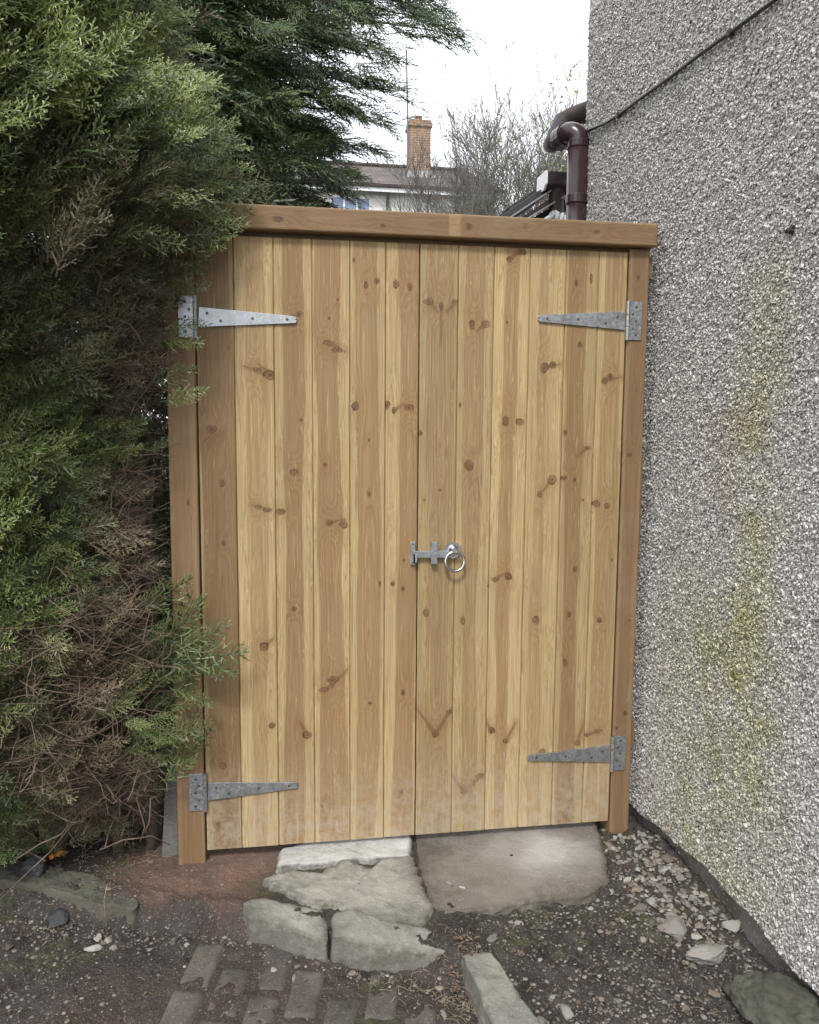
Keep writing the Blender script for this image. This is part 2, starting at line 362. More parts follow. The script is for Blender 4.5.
red = sstep(.22, .0, np.hypot((GX+.25)/1.15, (GY-.0)/1.0)-.12)*sstep(-.03, .06, GY-ky+fbm(GX*8, GY*8, 5)*.1)
red = np.clip(red+.16*sstep(.0, .4, fbm(GX*3, GY*3, 31)+.2)*sstep(.55, .3, GX), 0, 1)
moss = sstep(.1, .5, fbm(GX*6, GY*6, 41)+.1)*.5
tag(npmesh('ground', np.stack([GX, GY, GZ], -1).reshape(-1, 3), Fg, M['soil'], None, {'red': red, 'moss': moss}, True), kind='structure')

def slab(name, poly, ztop, depth, mat, parent=None, tilt=(0, 0), rough=.004, step=.004, seed=1, edgew=.03, chip=.012, noise_edge=.01):
    """concrete piece: ragged outline (x, y), worn rounded rim, bumpy top, real thickness and rough broken sides"""
    P = np.array(poly, float)
    if np.sum(P[:, 0]*np.roll(P[:, 1], -1)-np.roll(P[:, 0], -1)*P[:, 1]) < 0: P = P[::-1]
    O = []
    for i in range(len(P)):
        p, q = P[i], P[(i+1) % len(P)]; n = max(2, int(np.hypot(*(q-p))/step)); t = np.arange(n)/n; O.append(p+(q-p)*t[:, None])
    O = np.concatenate(O); k = np.ones(5)/5; n = len(O)          # soften the corners a little
    O = np.stack([np.convolve(np.concatenate([O[-2:, a], O[:, a], O[:2, a]]), k, 'valid') for a in (0, 1)], -1)
    c = O.mean(0); T_ = np.roll(O, -1, 0)-np.roll(O, 1, 0); Nn = np.stack([T_[:, 1], -T_[:, 0]], -1); Nn /= np.linalg.norm(Nn, axis=1, keepdims=True)+1e-9
    O = O+Nn*(fbm(O[:, 0]*30, O[:, 1]*30, seed, 4)*noise_edge*1.6)[:, None]; Rr = np.hypot(*(O-c).T)
    rings = []; eds = []
    for d_ in (0, .002, .005, .009, .014, .020, .028, .038):      # inset by metres near the rim
        f = np.clip(1-d_/np.maximum(Rr, .02), .3, 1); X = c+(O-c)*f[:, None]; ck = chip*(.5+vnoise(O[:, 0]*45, O[:, 1]*45, seed+9)*1.0)
        rings.append((X, -ck*np.clip(1-d_/.014, 0, 1)**2)); eds.append(np.full(n, max(0, 1-d_/edgew)))
    f0 = np.clip(1-.038/np.maximum(Rr, .02), .3, 1)
    for g in np.linspace(.94, .02, 30): rings.append((c+(O-c)*(f0*g)[:, None], 0)); eds.append(np.zeros(n))
    def zt(X): return ztop+tilt[0]*(X[:, 0]-c[0])+tilt[1]*(X[:, 1]-c[1])+fbm(X[:, 0]*5, X[:, 1]*5, seed+2)*rough*2+fbm(X[:, 0]*38, X[:, 1]*38, seed+3, 3)*rough
    V = []
    for k_ in range(9, 0, -1):                                      # broken side faces, from the bottom up
        dz = depth*(k_/9)**1.3; s_ = O+Nn*((fbm(O[:, 0]*25+dz*60, O[:, 1]*25-dz*40, seed+6, 4)*.006)+.004*k_/9)[:, None]
        V.append(np.column_stack([s_, zt(O)-chip*.9-dz])); 
    ed = [np.full(n, .75) for _ in range(9)]
    for (X, dz), e_ in zip(rings, eds): V.append(np.column_stack([X, zt(X)+dz])); ed.append(e_)
    m = len(V); V = np.concatenate(V); ed = np.concatenate(ed); a = np.arange(n); b = (a+1) % n
    q = np.concatenate([np.stack([r*n+a, r*n+b, (r+1)*n+b, (r+1)*n+a], -1) for r in range(m-1)])
    px_ = np.exp(-(((V[:, 0]-.88)/.16)**2+((V[:, 1]+.12)/.13)**2))*(.6+.8*fbm(V[:, 0]*9, V[:, 1]*9, 5)+.3)
    return npmesh(name, V, q, mat, parent, {'edge': ed, 'lime': np.clip(px_, 0, 1)}, True)
def gp(pts, z): return [tuple(at(px, py, z=z)[:2]) for px, py in pts]

tag(slab('concrete_strip', gp([(276, 866), (279, 848), (320, 838), (412, 832), (411, 855), (330, 862)], .045), .047, .06, M['pale'], seed=3, edgew=.012, chip=.01, noise_edge=.004),
    'pale narrow concrete strip directly under the left gate leaf', 'concrete slab')
tag(slab('concrete_slab', gp([(262, 880), (290, 872), (320, 874), (345, 858), (362, 866), (374, 870), (385, 857), (412, 856), (432, 909), (424, 923), (380, 918), (340, 908), (300, 900)], .04), .044, .06, M['slab'], seed=8, edgew=.035, noise_edge=.010, chip=.007),
    'broken pale grey concrete slab with jagged edges in front of the gate', 'concrete slab')
tag(slab('concrete_slab', gp([(414, 826), (594, 814), (600, 834), (610, 880), (590, 892), (440, 914), (430, 906), (420, 868)], .036), .035, .06, M['slab_brown'], seed=12, edgew=.03, noise_edge=.005, rough=.0022, chip=.006),
    'smooth brown stained rectangular slab under the right gate leaf', 'concrete slab')
tag(slab('kerb_stone', gp([(243, 908), (262, 903), (322, 912), (328, 918), (327, 940), (300, 933), (250, 919)], .02), .030, .10, M['kerb'], tilt=(.0, .14), seed=21, edgew=.03, rough=.004, chip=.006, noise_edge=.005),
    'short worn kerb stone with rough left end, edging the step', 'kerb stone')
tag(slab('kerb_stone', gp([(332, 921), (345, 916), (400, 926), (440, 934), (474, 944), (464, 950), (430, 951), (380, 948), (332, 940)], .02), .030, .10, M['kerb'], tilt=(.0, .14), seed=24, edgew=.028, rough=.004, chip=.006, noise_edge=.005),
    'longer kerb stone narrowing to the right, middle of the edging row', 'kerb stone')
tag(slab('kerb_stone', gp([(461, 951), (491, 949), (512, 980), (545, 1030), (552, 1052), (512, 1060), (492, 1024), (476, 985)], .03), .030, .12, M['kerb'], seed=27, edgew=.012, rough=.003, noise_edge=.004),
    'straight light grey kerb stone running towards the viewer', 'kerb stone')
tag(slab('kerb_stone', gp([(-60, 866), (0, 863), (50, 869), (100, 879), (128, 889), (141, 900), (133, 905), (100, 901), (40, 889), (-60, 878)], .02), .03, .09, M['mossy'], tilt=(0, .12), chip=.006, seed=30, edgew=.02, rough=.006),
    'dark mossy green kerb stone at the foot of the conifer', 'kerb stone')

# worn brick paving, half buried in the dirt
V = []; 
mbp = []
pv, pf, pe = [], [], []
ang = R(78)
for i in range(-6, 6):
    for j in range(-8, 9):
        L_, W_ = .20, .10
        cx = i*(L_+.002)+(j % 2)*.101; cy = j*(W_+.002)
        X0 = .02+cx*math.cos(ang)-cy*math.sin(ang); Y0 = -.78+cx*math.sin(ang)+cy*math.cos(ang)
        if not (-.30 < X0 < .42 and Y0 < kerb_y(X0)-.13 and Y0 > -1.5): continue
        xs = np.linspace(-.5, .5, 15); ys = np.linspace(-.5, .5, 9); A, B = np.meshgrid(xs, ys)
        e = np.minimum(.5-np.abs(A), (.5-np.abs(B))*.5)*L_
        Z = -.0385+random.uniform(-.006, .004)+fbm(A*3+i, B*3+j, 4)*.006-.03*np.clip(1-e/.008, 0, 1)**2-.012*np.clip(fbm(X0*3+A*1.2, Y0*3+B*1.2, 71)+.15, 0, 1)
        xx = A*L_; yy = B*W_; X = X0+xx*math.cos(ang)-yy*math.sin(ang); Y = Y0+xx*math.sin(ang)+yy*math.cos(ang)
        o = sum(len(v) for v in pv); pv.append(np.stack([X, Y, Z], -1).reshape(-1, 3)); pe.append(np.clip(1-e/.02, 0, 1).ravel())
        k = np.arange(A.size).reshape(A.shape); pf.append(np.stack([k[:-1, :-1], k[:-1, 1:], k[1:, 1:], k[1:, :-1]], -1).reshape(-1, 4)+o)
tag(npmesh('path', np.concatenate(pv), np.concatenate(pf), M['paver'], None, {'edge': np.concatenate(pe)}, True), kind='structure')

# stones ------------------------------------------------------------------
t_ = (1+5**.5)/2
ICO = np.array([(-1, t_, 0), (1, t_, 0), (-1, -t_, 0), (1, -t_, 0), (0, -1, t_), (0, 1, t_), (0, -1, -t_), (0, 1, -t_), (t_, 0, -1), (t_, 0, 1), (-t_, 0, -1), (-t_, 0, 1)], float); ICO /= np.linalg.norm(ICO[0])
ICF = np.array([(0, 11, 5), (0, 5, 1), (0, 1, 7), (0, 7, 10), (0, 10, 11), (1, 5, 9), (5, 11, 4), (11, 10, 2), (10, 7, 6), (7, 1, 8), (3, 9, 4), (3, 4, 2), (3, 2, 6), (3, 6, 8), (3, 8, 9), (4, 9, 5), (2, 4, 11), (6, 2, 10), (8, 6, 7), (9, 8, 1)])
OCT = np.array([(1, 0, 0), (-1, 0, 0), (0, 1, 0), (0, -1, 0), (0, 0, 1), (0, 0, -1)], float)
OCF = np.array([(0, 2, 4), (2, 1, 4), (1, 3, 4), (3, 0, 4), (2, 0, 5), (1, 2, 5), (3, 1, 5), (0, 3, 5)])
def rot_mats(n, r=rng):
    q = r.normal(size=(n, 4)); q /= np.linalg.norm(q, axis=1, keepdims=True); w_, x, y, z = q.T
    return np.stack([1-2*(y*y+z*z), 2*(x*y-z*w_), 2*(x*z+y*w_), 2*(x*y+z*w_), 1-2*(x*x+z*z), 2*(y*z-x*w_), 2*(x*z-y*w_), 2*(y*z+x*w_), 1-2*(x*x+y*y)], -1).reshape(n, 3, 3)
def scatter(name, P, S, B, Fb, mat, chip, parent=None, squash=.5, jit=.25, flat_axis=2):
    n = len(P); T = B[None]*(1+rng.uniform(-jit, jit, (n, len(B), 1)))
    T = T*(rng.uniform(.6, 1.1, (n, 1, 3))); T = np.einsum('nij,nkj->nki', rot_mats(n), T)
    T[:, :, flat_axis] *= squash
    V = (T*S[:, None, None]+P[:, None, :]).reshape(-1, 3)
    Fc = (Fb[None]+(np.arange(n)*len(B))[:, None, None]).reshape(-1, 3)
    return npmesh(name, V, Fc, mat, parent, cols={'chip': np.repeat(chip, len(B), 0)})
N = 26000
x = rng.uniform(-1.2, 1.27, N); y = rng.uniform(-1.3, .05, N)
dens = .04+.9*sstep(.45, .8, x)*sstep(-.02, -.1, y)+.9*sstep(.10, 0, np.abs(y-kerb_y(x)+.07))*(x < .5)+.35*sstep(-.35, -.6, x)
onslab = (x > .38) & (x < 1.02) & (y > -.3) | (x > -.1) & (x < .47) & (y > kerb_y(x)-.02)
k = (rng.uniform(size=N) < dens*(.4+fbm(x*9, y*9, 77)+.4)) & ~onslab
x, y = x[k], y[k]; s = rng.lognormal(math.log(.0036), .45, len(x)); wallb = sstep(.95, 1.2, x)*sstep(-.75, -.5, y); s = s*(1+wallb*.9)
c = np.stack([np.clip(rng.beta(1.1, 2.9, len(x))+wallb*.25*rng.uniform(size=len(x)), 0, 1), x*0, rng.uniform(0, 1, len(x))**2], -1)
tag(scatter('gravel', np.stack([x, y, ground_h(x, y)+s*.15], -1), s, ICO, ICF, M['stone'], c), 'small grit and stone chips scattered over the dark soil', 'gravel', kind='stuff')
# larger rubble along the wall: individuals with one shared look
def rock(name, px, py, size, tone, label, z=.01, cat='stone', group=None, squash=.6, brown=.1, mat='stone', sc=(1, 1, 1), rz=0, mossy=0):
    import bmesh
    bm = bmesh.new(); bmesh.ops.create_icosphere(bm, subdivisions=3, radius=1)
    r = random.Random(px*31+py); pl = [(mathutils.Vector((r.gauss(0, 1), r.gauss(0, 1), r.gauss(0, 1))).normalized(), r.uniform(.42, .80)) for _ in range(12)]
    for v in bm.verts:
        d = v.co.normalized(); m = 1.0
        for nn, h in pl:
            t = d.dot(nn)
            if t > .01: m = min(m, h/t)
        m *= 1+.05*mathutils.noise.noise(d*4+mathutils.Vector((px, py, 0)))
        v.co = d*m
    if size > .06:
        bmesh.ops.subdivide_edges(bm, edges=bm.edges, cuts=2, use_grid_fill=True)
        for v in bm.verts: v.co *= 1+.16*mathutils.noise.noise(v.co*2.3)+.14*mathutils.noise.noise(v.co*6)+.07*mathutils.noise.noise(v.co*16)
        for f in bm.faces: f.smooth = True
    me = bpy.data.meshes.new(name); bm.to_mesh(me); bm.free()
    a = me.attributes.new('chip', 'FLOAT_COLOR', 'POINT'); a.data.foreach_set('color', [tone, 0, brown, 1]*len(me.vertices))
    me.materials.append(M[mat]); o = bpy.data.objects.new(name, me); col.objects.link(o)
    p = at(px, py, z=z); g = float(ground_h(np.array(p[0]), np.array(p[1])))
    o.location = (p[0], p[1], g+size*squash*.35); o.scale = (size*sc[0], size*sc[1], size*squash*sc[2]); o.rotation_euler = (0, 0, rz)
    return tag(o, label, cat, group)
rock('stone', 98, 921, .016, 1.0, 'smooth white pebble standing upright beside the mossy kerb', rz=1.2, sc=(1.2, .9, 1.2))
rock('stone', 91, 931, .022, .95, 'largest white oval pebble at the mossy kerb end', rz=.2, sc=(1.4, .8, 1))
rock('stone', 107, 923, .015, .75, 'small pinkish pebble touching the white pebbles', brown=.7)
rock('stone', 113, 930, .012, .6, 'tiny buff pebble right of the white pebbles', brown=.6)
rock('stone', 274, 952, .014, .8, 'cream stone in the dirt below the short kerb', brown=.2)
rock('stone', 296, 959, .024, .45, 'flat buff stone half buried before the paving', brown=.5, squash=.35)
rock('stone', 461, 894, .017, .9, 'white stone on the soil at the slab corner', rz=.5)
rock('stone', 449, 890, .014, .6, 'grey chip just left of the white stone at the slab corner')
rock('stone', 566, 1001, .04, .72, 'pale pointed shard of stone lying alone on dark soil', squash=.35, sc=(.45, 1.1, 1), rz=.35)
rock('stone', 541, 1012, .022, .4, 'grey lump between the kerb stone and the pale shard')
rock('stone', 518, 926, .016, .6, 'buff stone lying below the brown slab')
rock('stone', 492, 941, .018, .35, 'dull grey stone near the end of the kerb row')
rock('rubble_stone', 674, 930, .055, .50, 'large flat grey rubble stone in the middle of the gravel', squash=.5, rz=.4)
rock('rubble_stone', 708, 958, .075, .62, 'whitish crusted lump of old concrete among the gravel', squash=.35, sc=(1.2, .6, 1), rz=-.1)
rock('rubble_stone', 733, 934, .032, .7, 'light angular stone close to the wall base')
rock('rubble_stone', 640, 912, .028, .3, 'brownish grey rubble stone left of the gravel bank', brown=.3)
rock('boulder', 770, 1014, .14, .16, 'big mossy dark boulder beside the wall at the bottom right', squash=.5, mat='mossy', rz=.3)
rock('boulder', 728, 1030, .07, .22, 'smaller earthy rock left of the mossy boulder', squash=.45, brown=.4)
gk = 0
for (px, py, n_) in ((640, 850, 18), (655, 875, 22), (668, 893, 26), (690, 905, 24), (620, 838, 12), (720, 940, 12), (650, 905, 12), (700, 925, 16), (745, 965, 10)):
    for _ in range(n_):
        gk += 1
        rock('rubble_chip', px+random.gauss(0, 12), py+random.gauss(0, 9), random.choice((.006, .008, .010, .013, .016))*random.uniform(.8, 1.2), random.uniform(.25, .85), 'pale angular stone chip in the gravel bank along the wall', cat='stone chip', group='pale stone chips banked against the house wall', brown=random.uniform(0, .3), rz=random.uniform(0, 6), z=.03, squash=random.uniform(.35, .8), sc=(random.uniform(.6, 1.3), random.uniform(.6, 1), 1))

# ------------------------------------------------------------------ house wall with pebbledash
XW = 1.27
yc = float(at(587, 100, x=XW)[1])
house = empty('pebbledash_house', (XW+.2, -1, 0)); tag(house, 'grey pebbledash house wall with algae stains on the right', 'house')
lip_y, lip_z = [], []
for p in [(819, 996), (781, 957), (757, 922), (740, 906), (707, 868), (684, 850), (660, 829), (640, 814), (629, 802)]:
    q = at(*p, x=XW); lip_y.append(q[1]); lip_z.append(q[2])
lip_y = [-9]+lip_y+[4]; lip_z = [lip_z[0]+.01]+lip_z+[lip_z[-1]]
def lip(y): return np.interp(y, lip_y, lip_z)+fbm(y*14, y*0+3, 60, 3)*.008
ysw = np.concatenate([[-7, -5, -4], np.arange(-3, yc, .02), [yc]]); 
Vw, Fw = [], []
zs = [0, .5, 1, 2, 3, 4, 5.6]
for yv in ysw:
    z0 = float(lip(np.array(yv)))
    for i, z_ in enumerate(zs): Vw.append((XW, yv, z0 if i == 0 else z_))
    Vw.append((XW+.03, yv, z0)); Vw.append((XW+.3, yv, 5.6))
m_ = 9
for i in range(len(ysw)-1):
    for j in range(6): Fw.append((i*m_+j, (i+1)*m_+j, (i+1)*m_+j+1, i*m_+j+1))
    Fw.append((i*m_+7, (i+1)*m_+7, (i+1)*m_+0, i*m_+0)); Fw.append((i*m_+6, (i+1)*m_+6, (i+1)*m_+8, i*m_+8))
e = (len(ysw)-1)*m_
nb = len(Vw); Vw += [(XW+5, yc, z_) for z_ in zs]
for j in range(6): Fw.append((e+j, nb+j, nb+j+1, e+j+1))
Vw = np.array(Vw, float); Fw = np.array(Fw)
# stone chips thrown on the render
n = 290000
py_ = rng.uniform(-2.2, yc, n); pz_ = rng.uniform(.06, 3.1, n); kk = pz_ > lip(py_)+.004; py_, pz_ = py_[kk], pz_[kk]; n = len(py_)
S = rng.lognormal(math.log(.0037), .28, n)
T = OCT[None]*(1+rng.uniform(-.3, .3, (n, 6, 1)))*rng.uniform(.55, 1.25, (n, 1, 3)); T = np.einsum('nij,nkj->nki', rot_mats(n), T)
T[:, :, 0] *= .75
Pc = np.stack([XW+rng.uniform(-.0045, .001, n), py_, pz_], -1)
Vc = (T*S[:, None, None]+Pc[:, None]).reshape(-1, 3)
Fc = (OCF[None]+(np.arange(n)*6)[:, None, None]).reshape(-1, 3)
chip = np.repeat(np.stack([rng.uniform(0, 1, n), np.ones(n), np.zeros(n)], -1), 6, 0)
Ft = np.concatenate([Fw[:, [0, 1, 2]], Fw[:, [0, 2, 3]]])
npmesh('wall', np.concatenate([Vw, Vc]), np.concatenate([Ft, Fc+len(Vw)]), M['pebble'], house, cols={'chip': np.concatenate([np.zeros((len(Vw), 3)), chip])})
# plinth below the render
pz = MB(); pz.box((XW+.022, -7, -.3), (XW+.3, yc-.02, .2)); pl = pz.build('plinth', M['plinth'], house)
at_ = pl.data.attributes.new('edge', 'FLOAT', 'POINT')
# cable across the wall
cpts = [(583, 134), (592, 129), (606, 123), (618, 115), (622, 112), (640, 99), (670, 77), (702, 53), (730, 33), (745, 22), (775, 0), (800, -22)]
cw = [at(*p, x=XW-.012) for p in cpts]
mb = MB(); mb.tube([q+np.array([random.uniform(-.002, .002), 0, 0]) for q in cw], .0058, 8); cb = mb.build('cable', M['cable'], house, smooth=True); cb['label'] = 'black cable running diagonally up the wall'
for i in (3, 8): 
    q = cw[i]; MB().box((q[0]-.007, q[1]-.007, q[2]-.009), (q[0]+.016, q[1]+.007, q[2]+.009)).build('cable_clip', M['cable'], cb, .001)
# small black hole mark + wires in the render
q = at(792, 229, x=XW-.004); mb = MB(); 
for _ in range(9):
    a = np.array([q[0], q[1]+random.gauss(0, .007), q[2]+random.gauss(0, .005)]); mb.tube([a, a+np.array([-.006, random.gauss(0, .01), random.gauss(0, .004)])], .004, 5)
mb.build('black_sealant', M['cable'], house)

# downpipe
YP = yc-.02; print('yc', yc)
dp0 = at(578, 150, y=YP); PX = dp0[0]; PR = 10.2*np.dot(dp0-CAM, fw)/F
zt = at(578, 122, y=YP)[2]
dp = MB(); z1 = at(578, 142, y=YP)[2]
dp.tube([(PX, YP, .0), (PX, YP, z1)], PR, 20); dpo = dp.build('downpipe', M['pipe'], house, smooth=False)
for p in dpo.data.polygons: p.use_smooth = len(p.vertices) == 4
def ring_(zc, h, rr, name, par, mat='pipe'):
    m = MB(); m.tube([(PX, YP, zc-h/2), (PX, YP, zc-h/2+.003), (PX, YP, zc+h/2-.003), (PX, YP, zc+h/2)], [rr*.97, rr, rr, rr*.97], 20); return m.build(name, M[mat], par, smooth=False)
zc = at(578, 200, y=YP)[2]; ring_(zc, .036, PR*1.10, 'pipe_collar', dpo)
ring_(z1-.01, .03, PR*1.07, 'pipe_collar', dpo)
MB().box((PX-.01, YP-.012, zc-.01), (XW+.01, YP+.012, zc+.01)).build('pipe_bracket', M['pipe'], dpo)
# bend going left and back, joined by collared horizontal pipe
bend = [np.array((PX, YP, z1))]
ce = at(558, 134, y=YP+.12)
for a in np.linspace(0, 90, 7):
    aa = R(a); bend.append(np.array((PX-.035*(1-math.cos(aa)), YP+.02*(1-math.cos(aa)), z1+.035*math.sin(aa)+.005)))
bend.append(np.array((ce[0], YP+.10, z1+.038)))
m = MB(); m.tube(bend, PR*1.02, 18); m.build('pipe_bend', M['pipe'], dpo, smooth=True)
d = (bend[-1]-bend[-2]); 
for f_ in (.35, .75):
    q = bend[-2]+d*f_; dd = d/np.linalg.norm(d); m = MB(); m.tube([q-dd*.014, q+dd*.014], PR*1.13, 18); m.build('pipe_collar', M['pipe'], dpo)
# pipe turning back to the corner behind
q0 = bend[-1]; YQ = q0[1]; MB().tube([q0, q0+d/np.linalg.norm(d)*.012], [PR*1.10, PR*.95], 18).build('pipe_end', M['pipe'], dpo)
m = MB(); m.tube([q0+np.array([.0, .01, 0]), q0+np.array([.0, .10, .012]), at(562, 120, y=YQ+.16), at(572, 116, y=YQ+.18), at(589, 112, y=YQ+.18)], [PR*.8, PR*.85, PR*.8, PR*.9, PR*1.15], 16)
m.build('upper_pipe', M['gutter'], dpo, smooth=True)
# ------------------------------------------------------------------ outbuilding eaves behind the gate
YO = 1.15
ob = empty('lean_to_roof', (1.3, YO, 0)); tag(ob, 'dark sloping lean-to roof edge with brown gutter behind the gate', 'roof')
def A(px, py, dy=0): return at(px, py, y=YO+dy)
m = MB(); a, b = A(538, 172), A(570, 196)
prof = [(0, 0), (.0, -.055), (.03, -.075), (.10, -.075), (.125, -.055), (.125, 0), (.112, 0), (.112, -.05), (.095, -.063), (.035, -.063), (.013, -.05), (.013, 0)]
g0 = A(547, 171); g1 = A(570, 171)
m.prism([(p[0]+YO-.0, g0[2]+p[1]) for p in prof], 0, g0[0], g1[0]+.1); gut = m.build('gutter', M['gutter'], ob)
m = MB(); m.prism([(p[0]+YO-.004, g0[2]+p[1]+.002) for p in [(0, 0), (.0, -.058), (.03, -.08), (.10, -.08), (.13, -.058), (.13, 0)]], 0, g0[0]-.007, g0[0]+.003); m.build('gutter_end_cap', M['white'], gut)
m = MB(); g2 = A(560, 196); m.tube([(g2[0], YO+.05, g0[2]-.05), (g2[0], YO+.05, g0[2]-.18)], .034, 16); m.build('gutter_outlet', M['gutter'], gut)
# roof slope: sheets rising to the right
def strip(name, p0, p1, th, dep, mat, dy=0.0):
    a, b = A(*p0, dy), A(*p1, dy); L = np.linalg.norm(b-a); an = math.atan2(b[2]-a[2], b[0]-a[0])
    m = MB(); m.box((a[0], YO+dy, a[2]-th), (a[0]+L, YO+dy+dep, a[2]), rot=(0, -an, 0), piv=(a[0], YO+dy, a[2])); return m.build(name, M[mat], ob, .002)
strip('verge', (496, 219), (553, 181), .03, .35, 'slate', .06)
strip('verge_trim', (502, 222), (556, 186), .008, .03, 'grey', .03)
strip('fascia', (508, 226), (560, 192), .02, .04, 'gutter', .05)
strip('verge_trim', (514, 226), (563, 196), .008, .03, 'grey', .02)
strip('roof_sheet', (508, 232), (585, 188), .05, 1.6, 'slate', .12)
strip('ridge_roll', (508, 207), (538, 187), .03, .2, 'slate', .22)
for i in range(4):
    q = A(551+i*4.5, 215+i*1.0); MB().box((q[0]-.006, YO-.03, q[2]-.02), (q[0]+.006, YO+.02, q[2]+.014), rot=(0, .3, 0)).build('white_clip', M['white'], ob, .002)
m = MB(); m.tube([A(537, 226), A(557, 212)], .011, 10); m.build('white_pipe', M['white'], ob, smooth=True)
MB().box((g1[0]-.35, YO+.2, -.1), (g1[0]+.5, YO+1.8, A(540, 222)[2])).build('wall', M['render'], ob)

# ------------------------------------------------------------------ the gate
gate = empty('wooden_double_gate', (.45, 0, 0)); tag(gate, 'new pale wooden double gate with galvanised hinges and ring latch', 'gate')
XL, XM, XR_ = -.234, .452, 1.142; ZB, ZT = .062, 2.008
KN = [(211,429,7,6),(222,483,3,5),(223,766,5,5),(219,824,4,4),(224,543,3,4),(228,348,3,3),(257,370,6,4),(270,375,9,6),(267,510,6,3),(258,507,5,3),(264,647,6,6),(272,725,5,4),(280,512,6,4),
      (292,318,5,4),(299,314,3,3),(294,472,6,4),(294,609,4,3),(307,735,6,5),(301,420,2,2),(329,343,7,4),(337,350,6,4),(325,465,3,3),(329,523,5,5),(344,524,6,5),(333,680,8,5),(324,690,7,4),(322,806,2,3),(329,318,2,2),(338,300,2,2),
      (366,284,3,5),(377,281,4,4),(356,406,5,6),(369,494,2,3),(370,703,3,2),(369,440,2,2),(354,260,2,3),(396,284,5,5),(410,287,4,6),(387,405,4,6),(409,408,6,5),(394,410,3,4),(380,584,2,4),(393,584,3,4),(403,588,3,4),(403,693,3,4),(401,792,3,3),(404,560,2,2),
      (429,302,7,5),(441,306,3,6),(456,302,5,3),(420,433,3,4),(426,613,5,5),(435,734,5,6),(450,712,5,3),(440,490,2,2),(424,500,2,2),
      (472,325,4,6),(485,324,7,5),(469,465,6,7),(463,620,4,7),(464,792,4,5),(480,776,6,4),(447,560,2,2),(488,586,2,2),(460,405,2,3),
      (510,259,4,4),(522,252,7,5),(506,421,5,6),(520,422,6,5),(495,579,5,4),(508,576,6,6),(491,731,5,5),(506,741,5,4),(507,322,2,2),
      (544,368,6,8),(552,480,6,7),(540,494,4,5),(536,620,5,6),(542,751,6,4),(553,365,6,4),(562,478,6,3),
      (576,283,3,5),(591,279,2,7),(580,345,3,4),(565,432,3,4),(587,448,6,3),(575,569,3,4),(569,614,3,4),(565,663,4,7),(577,743,6,4),(565,816,5,4),(570,802,4,4),(575,480,2,3),(583,500,2,2),
      (605,381,4,4),(610,377,4,5),(596,504,7,5),(607,506,4,4),(600,620,4,4),(598,731,7,3),(587,735,5,3),(612,560,2,3)]
